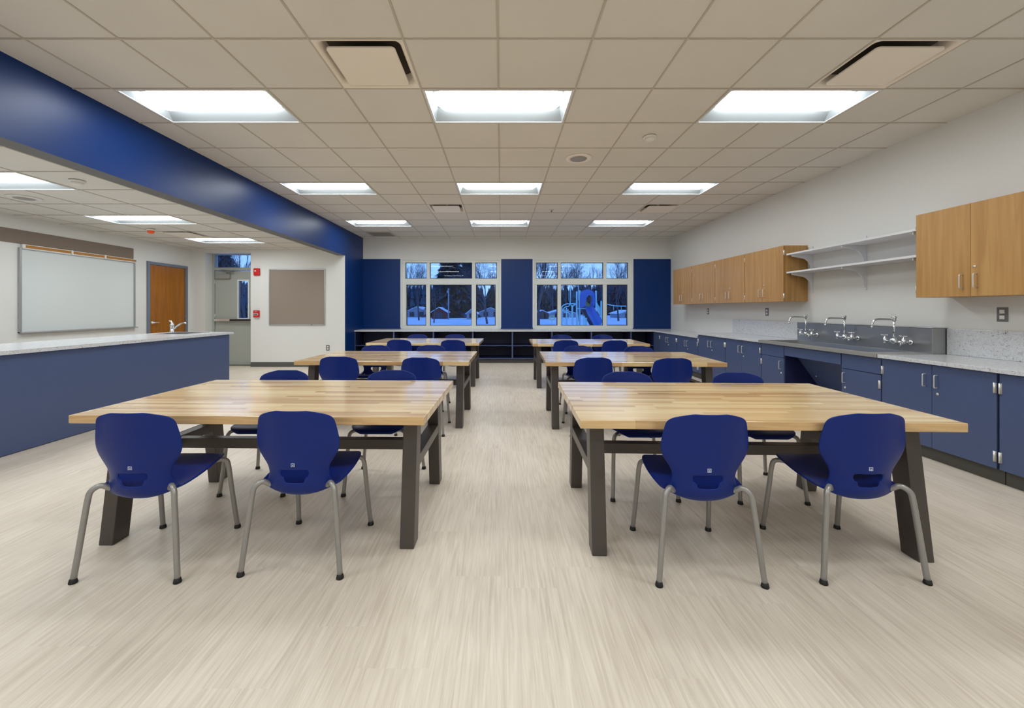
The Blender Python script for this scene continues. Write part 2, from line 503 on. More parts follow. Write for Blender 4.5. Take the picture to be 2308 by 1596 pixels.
# ---- left ceiling
def hx(i): return -5.81 + T_ * i
def hy(k): return 3.96 + T_ * k
L_LIGHT = [(0, -6), (0, -3), (0, 0), (0, 3), (0, 6)]
L_VENT = [(0, 5)]
skip2 = set(L_VENT)
for i, k in L_LIGHT: skip2 |= {(i, k), (i + 1, k)}
b = MB(); g = MB()
for i in range(-2, 4):
    for k in range(-11, 9):
        if (i, k) in skip2: continue
        x0, x1 = max(hx(i), XLL), min(hx(i + 1), XL - 0.175)
        y0, y1 = max(hy(k), YF), min(hy(k + 1), YN)
        if x1 - x0 < 0.01 or y1 - y0 < 0.01: continue
        b.box(x0, x1, y0, y1, ZCL + 0.004, ZCL + 0.02)
struct('ceiling_left', b, 'tile')
for i in range(-1, 4):
    x = hx(i)
    if not XLL < x < XL - 0.175: continue
    for k in range(-11, 9):
        y0, y1 = max(hy(k), YF), min(hy(k + 1), YN)
        if y1 - y0 < 0.02 or (i == 1 and (0, k) in L_LIGHT): continue
        g.box(x - hw, x + hw, y0, y1, ZCL - 0.001, ZCL + 0.004)
for k in range(-10, 9):
    y = hy(k)
    if YF < y < YN: g.box(XLL, XL - 0.175, y - hw, y + hw, ZCL - 0.0013, ZCL + 0.0037)
struct('trim_3', g, 'tbar')
b = MB(); b.box(XLL - 0.2, XR + 0.2, YF - 0.2, YB + 0.22, 3.3, 3.42); struct('ceiling_sky_blocker', b, 'wall')  # unseen slab added above the ceilings to block sky light

# ------------------------------------------------------------------ ceiling fixtures
def make_troffer():
    root = empty('ceiling_light', (0, 0, 0))
    W, D, hgt = 2 * T_, T_, 0.105
    x0, x1, y0, y1 = 0.008, W - 0.008, 0.008, D - 0.008
    f = MB()
    rw = 0.018
    for a in ((x0, x1, y0, y0 + rw), (x0, x1, y1 - rw, y1), (x0, x0 + rw, y0 + rw, y1 - rw), (x1 - rw, x1, y0 + rw, y1 - rw)):
        f.box(*a, -0.004, 0.012)
    f.build('frame', 'white_metal', root)
    r = MB()
    a0, a1, c0, c1 = x0 + rw, x1 - rw, y0 + rw, y1 - rw
    hgt = 0.07
    i0, i1, j0, j1 = x0 + 0.055, x1 - 0.055, y0 + 0.135, y1 - 0.135
    lo = [(a0, c0, 0.002), (a1, c0, 0.002), (a1, c1, 0.002), (a0, c1, 0.002)]
    hi = [(i0, j0, hgt), (i1, j0, hgt), (i1, j1, hgt), (i0, j1, hgt)]
    for q in range(4):
        r.face([lo[q], lo[(q + 1) % 4], hi[(q + 1) % 4], hi[q]])
    r.face([hi[0], hi[3], hi[2], hi[1]])
    r.box(i0 - 0.02, i1 + 0.02, j0 - 0.02, j1 + 0.02, hgt + 0.012, hgt + 0.05)
    r.build('reflector', 'reflector', root, recalc=False)
    # bowed lens hanging down the middle, its lowest line level with the ceiling
    l = MB()
    n, mx = 12, 16
    ym, hw_ = (j0 + j1) / 2, (j1 - j0) / 2 - 0.004
    gr = []
    for p in range(mx + 1):
        t = p / mx
        u = abs(2 * t - 1)
        e = 1.0 if u < 0.9 else math.sqrt(max(0.0, 1 - ((u - 0.9) / 0.1) ** 2)) * 0.55 + 0.45
        xx = i0 + 0.012 + (i1 - i0 - 0.024) * (0.5 - 0.5 * math.cos(math.pi * t)) if False else i0 + 0.006 + (i1 - i0 - 0.012) * t
        gr.append([l.b.verts.new((xx, ym - hw_ * e * math.cos(math.pi * q / n), hgt - 0.001 - (hgt - 0.004) * e * math.sin(math.pi * q / n))) for q in range(n + 1)])
    for p in range(mx):
        for q in range(n):
            f_ = l.b.faces.new([gr[p][q], gr[p][q + 1], gr[p + 1][q + 1], gr[p + 1][q]]); f_.smooth = True
    for rowv in (gr[0], gr[-1]): l.b.faces.new(rowv)
    l.build('lens', 'lens', root)
    return root
tro = make_troffer()
colname = {-5: 'left', -1: 'middle', 3: 'right'}
rowname = {1: 'nearest of the three visible rows', 5: 'second row back', 9: 'far row next to the window wall', -3: 'row above the camera', -7: 'row behind the camera'}
first = True
for i, k in LIGHT_CELLS:
    o = tro if first else copy_tree(tro)
    first = False
    o.location = (gx(i), gy(k), ZC)
    if k == 1: lab = {'left': 'large bright recessed ceiling light beside the blue beam, nearest row, left', 'middle': 'large bright recessed ceiling light in the middle of the nearest row', 'right': 'large bright recessed ceiling light right of the nearest row, beside a square air diffuser'}[colname[i]]
    elif k == 5: lab = 'recessed ceiling light, %s one of the second row back' % colname[i]
    elif k == 9: lab = 'small-looking recessed ceiling light, %s one of the farthest row, by the window wall' % colname[i]
    elif k == -3: lab = 'recessed ceiling light overhead, %s one of the row above the viewer' % colname[i]
    else: lab = 'recessed ceiling light, %s one of the row behind the viewer' % colname[i]
    tag(o, lab, 'ceiling light', 'recessed lights in the main ceiling')
for n_, (i, k) in enumerate(L_LIGHT):
    o = copy_tree(tro); o.location = (hx(i), hy(k), ZCL)
    lab = {-6: 'recessed light of the lower left ceiling, behind the viewer', -3: 'recessed light of the lower left ceiling, beside the viewer', 0: 'recessed light of the lower left ceiling cut by the photo edge, only its tip showing',
           3: 'recessed light of the lower left ceiling, above the whiteboard', 6: 'recessed light of the lower left ceiling, farthest one before the grey exit door'}[k]
    tag(o, lab, 'ceiling light', 'recessed lights in the lower left ceiling')

def rrect(x0, x1, y0, y1, r, z, n=5):
    out = []
    for cx, cy, a0 in ((x1 - r, y1 - r, 0), (x0 + r, y1 - r, 90), (x0 + r, y0 + r, 180), (x1 - r, y0 + r, 270)):
        for q in range(n + 1):
            a = R(a0 + 90 * q / n); out.append((cx + r * math.cos(a), cy + r * math.sin(a), z))
    return out
def make_diffuser():
    root = empty('air_diffuser', (0, 0, 0))
    f = MB()
    rings = [rrect(0.007, 0.603, 0.007, 0.603, 0.004, 0.0), rrect(0.025, 0.585, 0.025, 0.585, 0.04, 0.003), rrect(0.038, 0.572, 0.038, 0.572, 0.06, 0.02), rrect(0.05, 0.56, 0.05, 0.56, 0.07, 0.085)]
    vr = [[f.b.verts.new(p) for p in rg] for rg in rings]
    n = len(vr[0])
    for a, c in zip(vr, vr[1:]):
        for q in range(n):
            fc = f.b.faces.new([a[q], a[(q + 1) % n], c[(q + 1) % n], c[q]]); fc.smooth = True
    f.build('frame', 'diffuser', root, recalc=False)
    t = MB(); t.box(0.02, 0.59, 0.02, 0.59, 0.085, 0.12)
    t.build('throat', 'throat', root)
    p = MB(); p.prism(rrect(0.075, 0.535, 0.075, 0.535, 0.03, -0.012), (0, 0, 0.014))
    p.box(0.29, 0.32, 0.29, 0.32, 0.004, 0.08)
    p.build('plaque', 'diffuser', root, bevel=0.003)
    return root
dif = make_diffuser()
vl = {(-2, 0): 'square white air diffuser in the ceiling, nearest on the left of the middle light', (4, 0): 'square white air diffuser in the ceiling, nearest on the right by the right light',
      (-2, 7): 'small-looking square air diffuser between the second and far rows of lights, left', (4, 7): 'small-looking square air diffuser between the second and far rows of lights, right'}
first = True
for c in VENT_CELLS:
    o = dif if first else copy_tree(dif); first = False
    o.location = (gx(c[0]), gy(c[1]), ZC); tag(o, vl[c], 'air vent', 'square air diffusers in the ceiling')
o = copy_tree(dif); o.location = (hx(0), hy(5), ZCL)
tag(o, 'square air diffuser in the lower left ceiling, between its two farther lights', 'air vent', 'square air diffusers in the ceiling')

# return grille in the far left corner
root = empty('return_grille', (gx(-5), gy(11), ZC), 0, 'flat grey slatted return air grille in the ceiling by the far blue corner', 'air vent')
b = MB()
for a in ((0.03, 0.58, 0.03, 0.06), (0.03, 0.58, 0.55, 0.58), (0.03, 0.06, 0.06, 0.55), (0.55, 0.58, 0.06, 0.55)): b.box(*a, -0.008, 0.003)
b.build('frame', 'tbar', root)
b = MB()
for q in range(24): b.box(0.06, 0.55, 0.066 + q * 0.0205, 0.075 + q * 0.0205, -0.005, 0.003)
b.box(0.06, 0.55, 0.06, 0.55, 0.0015, 0.003)
b.build('slat', 'grey_plastic', root)

def smoke_detector(x, y, z, label, r=0.065, s=1.0, cover=False):
    root = empty('smoke_detector', (x, y, z), 0, label, 'smoke detector')
    b = MB(); b.lathe((0, 0, 0), [(r, 0), (r, -0.012 * s), (r * 0.92, -0.02 * s)]); b.build('base', 'whiteplastic', root)
    b = MB(); b.lathe((0, 0, 0), [(r * 0.78, -0.018 * s), (r * 0.74, -0.036 * s), (r * 0.5, -0.046 * s), (0.01, -0.048 * s)]); b.build('sensor_head', 'orange' if cover else 'whiteplastic', root)
    if cover:
        root.children[-1]['label'] = 'orange dust cover'
    return root
smoke_detector(1.50, 4.226, ZC, 'round white smoke detector between the right nearest and second lights')
smoke_detector(-4.28, 4.236, ZCL, 'round white smoke detector in the lower left ceiling, near the blue beam')
smoke_detector(-5.66, 6.78, ZCL, 'smoke detector with bright orange dust cover in the lower left ceiling', 0.062, 1.6, True)
root = empty('sprinkler_head', (0.886, 7.34, ZC), 0, 'tiny white sprinkler head in the ceiling left of the far right diffuser', 'sprinkler')
b = MB(); b.lathe((0, 0, 0), [(0.04, 0), (0.04, -0.006), (0.022, -0.014)]); b.build('escutcheon', 'whiteplastic', root)
b = MB(); b.lathe((0, 0, 0), [(0.012, -0.01), (0.012, -0.032), (0.02, -0.034), (0.02, -0.037)]); b.build('deflector', 'grey_plastic', root)
def speaker(x, y, z, label):
    root = empty('ceiling_speaker', (x, y, z), 0, label, 'speaker')
    b = MB(); b.lathe((0, 0, 0), [(0.15, 0.003), (0.15, -0.004), (0.14, -0.009), (0.098, -0.011), (0.096, -0.004)], seg=40); b.build('rim', 'diffuser' if z > 2.7 else 'whiteplastic', root)
    b = MB(); b.lathe((0, 0, 0), [(0.095, -0.004), (0.09, -0.012), (0.05, -0.015), (0.004, -0.016)], seg=40); b.build('grille', 'grey_plastic', root)
speaker(0.895, 4.835, ZC, 'round recessed ceiling speaker with grey grille, right of the middle lights')
speaker(-5.56, 4.89, ZCL, 'pale round speaker in the lower left ceiling, near the left edge')

# ------------------------------------------------------------------ windows
def window(n, outer, ups, los):
    yf = YB + 0.03
    root = empty('window_%d' % n, ((PX(outer[0], YB) + PX(outer[1], YB)) / 2, YB, ZW0), 0, kind='structure')
    f = MB()
    def fill(xs, z0, z1, y0, y1):
        for a, c in xs:
            if c - a > 1e-4: f.box(a, c, y0, y1, z0, z1)
    X0, X1 = PX(outer[0], YB), PX(outer[1], YB)
    d0, d1 = YB + 0.012, YB + 0.115
    def X(p): return PX(p, YB + 0.02)
    def Z(p): return PZ(p, YB + 0.02)
    zu0, zu1, zl0, zl1 = Z(628), Z(592), Z(734), Z(641.5)
    f.box(X0, X1, d0, d1, zu1, ZW1)                     # head
    f.box(X0, X1, d0, d1, zl1, zu0)                     # transom bar
    f.box(X0, X1, d0, d1, ZW0, zl0)                     # bottom rail
    for row, za, zb in ((ups, zu0, zu1), (los, zl0, zl1)):
        xs = [X0] + [X(v) for p in row for v in p] + [X1]
        for a, c in zip(xs[0::2], xs[1::2]): f.box(a, c, d0, d1, za, zb)
    # raised casing lip round the outside and beads on the mullions
    f.box(X0, X0 + 0.035, YB - 0.012, d0, ZW0, ZW1); f.box(X1 - 0.035, X1, YB - 0.012, d0, ZW0, ZW1)
    f.box(X0 + 0.035, X1 - 0.035, YB - 0.012, d0, ZW1 - 0.03, ZW1)
    f.build('window_frame', 'winframe', root, world=True, bevel=0.004)
    for row, za, zb, k in ((ups, zu0, zu1, 0.012), (los, zl0, zl1, 0.017)):
        for j, (p, q) in enumerate(row):
            a, c = X(p), X(q)
            kk = k if (k < 0.013 or j != 1) else 0.010
            s = MB()
            s.box(a, a + kk, YB + 0.055, YB + 0.075, za, zb); s.box(c - kk, c, YB + 0.055, YB + 0.075, za, zb)
            s.box(a + kk, c - kk, YB + 0.055, YB + 0.075, zb - kk, zb); s.box(a + kk, c - kk, YB + 0.055, YB + 0.075, za, za + kk)
            so = s.build('sash', 'gasket', root, world=True)
            g = MB(); g.box(a + 0.004, c - 0.004, YB + 0.064, YB + 0.070, za + 0.004, zb - 0.004)
            g.build('pane', 'glass', so, world=True)
    return root
window(1, (903.5, 1128.5), [(913.8, 962), (969, 1064), (1071.5, 1120)], [(915.6, 960.5), (969, 1063), (1072.7, 1117)])
window(2, (1201.5, 1426.5), [(1208.5, 1257.5), (1264, 1359.6), (1367, 1415.5)], [(1210, 1256.5), (1264.5, 1359), (1367.5, 1414.5)])

# ------------------------------------------------------------------ doors of the left area
# wooden door in the far left wall
dy0, dy1, dzt = 7.96, 8.98, 2.165
root = empty('door_1', (XLL, (dy0 + dy1) / 2, 0), 0, kind='structure')
b = MB(); X = XLL
for a in ((dy0, dy0 + 0.055, 0, dzt), (dy1 - 0.055, dy1, 0, dzt), (dy0 + 0.055, dy1 - 0.055, dzt - 0.055, dzt)): b.box(X, X + 0.03, *a)
b.build('door_frame', 'dframe', root, world=True, bevel=0.003)
b = MB(); b.box(X, X + 0.006, dy0 + 0.058, dy1 - 0.058, 0.012, dzt - 0.058)
leaf = b.build('door_leaf', 'oakdoor', root, world=True)
b = MB(); yk = dy0 + 0.13; zk = 0.99
b.lathe((X + 0.006, yk, zk), [(0.033, 0), (0.033, 0.008), (0.014, 0.014), (0.013, 0.05), (0.004, 0.052)], axis='x')
b.tube(smooth_path([(X + 0.052, yk - 0.004, zk), (X + 0.056, yk + 0.04, zk + 0.002), (X + 0.05, yk + 0.115, zk - 0.004)]), [0.011] * 5 + [0.009] * 5 + [0.006], 10)
b.build('door_handle', 'nickel', leaf, world=True)
for z in (0.3, 1.08, 1.86):
    b = MB(); b.cyl((X + 0.012, dy1 - 0.056, z - 0.05), (X + 0.012, dy1 - 0.056, z + 0.05), 0.007); b.build('hinge', 'dframe', leaf, world=True)

# grey exit door with transom in the recess
Yd = 9.31
root = empty('door_2', ((XD0 + XD1) / 2, Yd, 0), 0, kind='structure')
b = MB()
xj0, xj1 = XD0, XD1
zt0, zt1 = PZ(603, Yd), PZ(574, Yd)
b.box(xj0, xj0 + 0.05, Yd, Yd + 0.12, 0, ZD); b.box(xj1 - 0.05, xj1, Yd, Yd + 0.12, 0, ZD)
b.box(xj0 + 0.05, xj1 - 0.05, Yd, Yd + 0.12, zt1, ZD); b.box(xj0 + 0.05, xj1 - 0.05, Yd, Yd + 0.12, PZ(609.5, Yd), zt0)
b.build('door_frame', 'doorgrey', root, world=True, bevel=0.003)
b = MB(); b.box(xj0 + 0.05, xj1 - 0.05, Yd + 0.05, Yd + 0.056, zt0, zt1); b.build('transom_pane', 'glass', root, world=True)
xl0, xl1, zl1 = xj0 + 0.055, xj1 - 0.055, PZ(611, Yd)
vx0, vx1, vz0, vz1 = PX(536.5, Yd), PX(557.5, Yd), PZ(717, Yd), PZ(633, Yd)
b = MB()
b.box(xl0, vx0, Yd + 0.03, Yd + 0.075, 0.012, zl1); b.box(vx1, xl1, Yd + 0.03, Yd + 0.075, 0.012, zl1)
b.box(vx0, vx1, Yd + 0.03, Yd + 0.075, 0.012, vz0); b.box(vx0, vx1, Yd + 0.03, Yd + 0.075, vz1, zl1)
leaf = b.build('door_leaf', 'doorgrey', root, world=True)
b = MB(); k = 0.028
b.box(vx0 - k, vx0, Yd + 0.018, Yd + 0.031, vz0 - k, vz1 + k); b.box(vx1, vx1 + k, Yd + 0.018, Yd + 0.031, vz0 - k, vz1 + k)
b.box(vx0, vx1, Yd + 0.018, Yd + 0.031, vz1, vz1 + k); b.box(vx0, vx1, Yd + 0.018, Yd + 0.031, vz0 - k, vz0)
b.build('vision_frame', 'winframe', leaf, world=True)
b = MB(); b.box(vx0, vx1, Yd + 0.045, Yd + 0.05, vz0, vz1); b.build('vision_pane', 'glass', leaf, world=True)
b = MB()
zb0 = PZ(719, Yd)
b.box(xl0 + 0.02, xl1 - 0.01, Yd - 0.045, Yd + 0.03, zb0 - 0.05, zb0 + 0.004)
b.build('panic_bar', 'nickel', leaf, world=True, bevel=0.006)
b = MB(); b.box(xl0 + 0.37, xl1 - 0.03, Yd - 0.062, Yd - 0.045, zb0 - 0.042, zb0 - 0.004); b.build('push_pad', 'black', leaf, world=True, bevel=0.004)
b = MB(); b.box(xl0 + 0.03, xl0 + 0.35, Yd - 0.035, Yd + 0.03, PZ(628.5, Yd), PZ(618, Yd)); b.build('closer_body', 'grey_plastic', leaf, world=True, bevel=0.01)
b = MB(); b.tube([(xl0 + 0.28, Yd - 0.02, PZ(616, Yd)), (xl0 + 0.5, Yd - 0.09, PZ(612.5, Yd)), (xl0 + 0.16, Yd - 0.01, PZ(609, Yd))], 0.011, 8); b.build('closer_arm', 'alu', leaf, world=True)
for z in (0.28, 1.1, 1.86):
    b = MB(); b.cyl((xl0 - 0.004, Yd + 0.02, z - 0.05), (xl0 - 0.004, Yd + 0.02, z + 0.05), 0.008); b.build('hinge', 'nickel', leaf, world=True)
b = MB(); b.box(xj0, xj1, Yd - 0.03, Yd + 0.12, 0, 0.012); b.build('threshold', 'base', root, world=True)

# ------------------------------------------------------------------ things on the left walls
X = XLL
wy0, wy1, wz0, wz1 = 5.84, 7.69, 0.913, 2.112
root = empty('whiteboard', (X, (wy0 + wy1) / 2, wz0), 0, 'large white dry-erase board in an aluminium frame on the left wall', 'whiteboard')
b = MB(); b.box(X, X + 0.014, wy0 + 0.01, wy1 - 0.01, wz0 + 0.01, wz1 - 0.01); b.build('panel', 'whiteboard', root, world=True)
b = MB()
for a in ((wy0, wy0 + 0.025, wz0, wz1), (wy1 - 0.025, wy1, wz0, wz1), (wy0 + 0.025, wy1 - 0.025, wz0, wz0 + 0.02), (wy0 + 0.025, wy1 - 0.025, wz1 - 0.02, wz1)): b.box(X, X + 0.03, *a)
b.build('frame', 'alu', root, world=True, bevel=0.002)
b = MB(); b.prism([(X, wy0, wz0), (X + 0.06, wy0, wz0), (X + 0.065, wy0, wz0 + 0.012), (X, wy0, wz0 + 0.02)], (0, wy1 - wy0 + 0.02, 0)); b.build('marker_tray', 'alu', root, world=True)
b = MB(); b.box(X, X + 0.034, wy0 + 0.03, wy1 + 0.01, wz1 - 0.008, wz1 + 0.052); rail = b.build('map_rail', 'whiteplastic', root, world=True, bevel=0.002)
for a, c in ((wy0 + 0.07, 6.53), (6.56, 7.085), (7.10, wy1 + 0.005)):
    b = MB(); b.box(X + 0.03, X + 0.038, a, c, wz1 + 0.004, wz1 + 0.042); b.build('cork_insert', 'cork', rail, world=True)
for yy in (6.545, 7.092):
    b = MB(); b.box(X + 0.03, X + 0.045, yy - 0.015, yy + 0.015, wz1 - 0.01, wz1 + 0.055); b.build('clip', 'whiteplastic', rail, world=True)
b = MB(); b.box(X + 0.001, X + 0.016, 3.2, 7.665, 2.168, 2.358)
o = b.build('tack_strip_panel', 'tackdark', None, off=(X, 5.4, 2.137), bevel=0.002); tag(o, 'long dark taupe tack strip on the left wall above the whiteboard', 'tackboard')

tx0, tx1, tz0, tz1 = PX(607, YN), PX(733, YN), PZ(733, YN), PZ(606.5, YN)
root = empty('tackboard', ((tx0 + tx1) / 2, YN, tz0), 0, 'square taupe tackboard in a thin aluminium frame beside the grey door', 'tackboard')
b = MB(); b.box(tx0 + 0.01, tx1 - 0.01, YN - 0.014, YN, tz0 + 0.01, tz1 - 0.01); b.build('panel', 'tack', root, world=True)
b = MB()
for a in ((tx0, tx0 + 0.018, tz0, tz1), (tx1 - 0.018, tx1, tz0, tz1), (tx0 + 0.018, tx1 - 0.018, tz0, tz0 + 0.018), (tx0 + 0.018, tx1 - 0.018, tz1 - 0.018, tz1)): b.box(a[0], a[1], YN - 0.022, YN, a[2], a[3])
b.build('frame', 'alu', root, world=True, bevel=0.002)
b = MB(); b.box(PX(702, YN), PX(704.5, YN), YN - 0.026, YN - 0.02, tz0 + 0.002, tz0 + 0.016); b.build('tag', 'black', root, world=True)

cx, cz = PX(580, YN), PZ(613, YN)
root = empty('fire_alarm_strobe', (cx, YN, cz), 0, 'red fire alarm strobe high on the wall between door and tackboard', 'fire alarm')
b = MB(); b.box(cx - 0.066, cx + 0.066, YN - 0.045, YN, cz - 0.08, cz + 0.08); b.build('housing', 'red', root, world=True, bevel=0.018, seg=4)
b = MB(); b.lathe((cx - 0.018, YN - 0.045, cz + 0.018), [(0.02, 0), (0.016, -0.012), (0.004, -0.016)], axis='y'); b.build('flash_lens', 'whiteplastic', root, world=True)
cx, cz = PX(579.5, YN), PZ(707.5, YN)
root = empty('fire_pull_station', (cx, YN, cz), 0, 'red fire alarm pull station at hand height by the grey door', 'fire alarm')
b = MB(); b.box(cx - 0.06, cx + 0.06, YN - 0.045, YN, cz - 0.075, cz + 0.075); b.build('housing', 'red', root, world=True, bevel=0.006)
b = MB(); b.box(cx - 0.045, cx + 0.045, YN - 0.058, YN - 0.044, cz - 0.03, cz + 0.008); b.build('pull_bar', 'whiteplastic', root, world=True, bevel=0.003)
b = MB(); b.box(cx - 0.038, cx + 0.038, YN - 0.062, YN - 0.057, cz - 0.018, cz - 0.004); b.build('slot', 'black', root, world=True)

def text_mesh(s, size, mname, name, parent, loc, rot, depth=0.001):
    cu = bpy.data.curves.new(name, 'FONT'); cu.body = s; cu.size = size; cu.align_x = 'CENTER'; cu.align_y = 'CENTER'; cu.extrude = depth
    tmp = bpy.data.objects.new(name + '_tmp', cu); COL.objects.link(tmp)
    bpy.context.view_layer.update()
    me = bpy.data.meshes.new_from_object(tmp.evaluated_get(bpy.context.evaluated_depsgraph_get()))
    COL.objects.unlink(tmp); bpy.data.objects.remove(tmp)
    me.materials.clear(); me.materials.append(M[mname])
    ob = bpy.data.objects.new(name, me); COL.objects.link(ob); ob.parent = parent
    ob.location = Vector(loc) - (parent.location if parent else Vector()); ob.rotation_euler = rot
    return ob
text_mesh('FIRE', 0.03, 'printwhite', 'lettering', root, (cx, YN - 0.0465, cz + 0.045), (R(90), 0, 0))

def outlet(p, n, label, w_=0.076, h_=0.12):
    """wall outlet; n: 'y' faces -Y, 'x' faces -X"""
    root = empty('wall_outlet', p, 0, label, 'outlet')
    def bx(u0, u1, d0, d1, z0, z1, name, m, par=root, bev=0):
        b = MB()
        if n == 'y': b.box(u0, u1, -d1, -d0, z0, z1)
        else: b.box(-d1, -d0, u0, u1, z0, z1)
        return b.build(name, m, par, bevel=bev)
    bx(-w_ / 2, w_ / 2, 0, 0.006, -h_ / 2, h_ / 2, 'cover_plate', 'plate', bev=0.002)
    for z in (0.024, -0.024):
        f_ = bx(-0.018, 0.018, 0.005, 0.009, z - 0.016, z + 0.016, 'receptacle', 'whiteplastic', bev=0.003)
    return root
outlet((PX(739, YN), YN, PZ(784, YN)), 'y', 'small outlet low on the pale wall below the tackboard')

# ------------------------------------------------------------------ peninsula on the left
PXF, PYE = -4.21, 6.50
root = empty('peninsula_cabinet', (-4.66, 4.2, 0), 0, 'long blue laminate peninsula cabinet at the left under a pale worktop', 'cabinet')
b = MB(); b.box(-5.06, PXF - 0.02, 1.6, 5.85, 0.0, 0.862); b.box(-5.06, PXF - 0.02, 5.85, PYE - 0.02, 0.0, 0.75); b.build('body', 'lamblue', root, world=True)
b = MB(); b.box(PXF - 0.02, PXF, 1.6, PYE, 0.006, 0.862); b.build('front_panel', 'lamblue', root, world=True, bevel=0.002)
b = MB(); b.box(-5.06, PXF - 0.02, PYE - 0.02, PYE, 0.006, 0.862); b.build('end_panel', 'lamblue', root, world=True, bevel=0.002)
# worktop with sink cut-out
sx0, sx1, sy0, sy1 = -4.87, -4.45, 5.92, 6.36
b = MB(); z0, z1 = 0.864, 0.898
x0, x1, y0, y1 = -5.11, -4.17, 1.55, 6.545
for a in ((x0, x1, y0, sy0), (x0, x1, sy1, y1), (x0, sx0, sy0, sy1), (sx1, x1, sy0, sy1)): b.box(*a, z0, z1)
bmesh.ops.remove_doubles(b.b, verts=b.b.verts, dist=1e-5)
o = b.build('peninsula_worktop', 'quartz', None, off=(-4.64, 4.2, 0.864)); tag(o, 'pale speckled quartz worktop on the left blue peninsula', 'worktop')
root = empty('drop_in_sink', (-4.66, 6.14, 0.898), 0, 'small stainless sink set into the left peninsula worktop', 'sink')
b = MB(); k = 0.022
for a in ((sx0 - k, sx1 + k, sy0 - k, sy0 + 0.01), (sx0 - k, sx1 + k, sy1 - 0.01, sy1 + k), (sx0 - k, sx0 + 0.01, sy0 + 0.01, sy1 - 0.01), (sx1 - 0.01, sx1 + k, sy0 + 0.01, sy1 - 0.01)): b.box(*a, 0.898, 0.903)
b.build('rim', 'steel', root, world=True, bevel=0.002)
b = MB(); q = 0.012
a0, a1, c0, c1 = sx0 + q, sx1 - q, sy0 + q, sy1 - q
lo = [(a0, c0, 0.76), (a1, c0, 0.76), (a1, c1, 0.76), (a0, c1, 0.76)]; hi = [(x, y, 0.8985) for x, y, z in lo]
b.face(lo)
for i in range(4): b.face([lo[i], lo[(i + 1) % 4], hi[(i + 1) % 4], hi[i]])
b.build('basin', 'steel', root, world=True)
fx, fy, fz = -4.925, 6.28, 0.8985
root = empty('single_lever_faucet', (fx, fy, fz), 0, 'chrome single-lever faucet standing on the left peninsula worktop', 'faucet')
b = MB(); b.lathe((0, 0, 0), [(0.036, 0), (0.034, 0.012), (0.027, 0.022), (0.026, 0.09), (0.03, 0.11), (0.022, 0.135), (0.006, 0.145)]); b.build('body', 'chrome', root)
b = MB(); b.tube(smooth_path([(0.015, 0, 0.045), (0.07, 0, 0.095), (0.13, 0, 0.135), (0.19, 0, 0.148), (0.205, 0, 0.135)]), 0.011, 12); b.build('spout', 'chrome', root)
b = MB(); b.tube(smooth_path([(0, 0, 0.135), (-0.012, 0, 0.165), (-0.045, 0, 0.178)]), [0.013] * 4 + [0.011] * 4 + [0.008] * 3, 10); b.build('lever', 'chrome', root)

# ------------------------------------------------------------------ right-hand run of cabinets
XF, XT = 3.53, 3.50                 # door faces, worktop front edge
def pull_tube(p, length=0.10, proj=0.03, r=0.0045):
    x, y, z = p                      # faces -X
    h = length / 2
    return smooth_path([(x, y, z + h), (x - proj * 0.8, y, z + h), (x - proj, y, z + h - 0.01), (x - proj, y, z), (x - proj, y, z - h + 0.01), (x - proj * 0.8, y, z - h), (x, y, z - h)], 3)
def add_pull(parent, p, length=0.10):
    b = MB(); b.tube(pull_tube(p, length), 0.0048, 8); return b.build('handle', 'nickel', parent, world=True)
def add_hinge(parent, y, z, xf, h=0.075):
    y += 0.008 if abs(y - parent['lo']) < 0.01 else -0.008
    b = MB(); b.box(xf - 0.004, xf + 0.0, y - 0.009, y + 0.009, z - h / 2, z + h / 2); b.cyl((xf - 0.007, y, z - h / 2), (xf - 0.007, y, z + h / 2), 0.007, 10)
    return b.build('hinge', 'nickel', parent, world=True)
def add_lock(parent, p):
    b = MB(); b.lathe(p, [(0.011, 0), (0.011, -0.004), (0.004, -0.006)], axis='x', seg=14); return b.build('lock', 'nickel', parent, world=True)

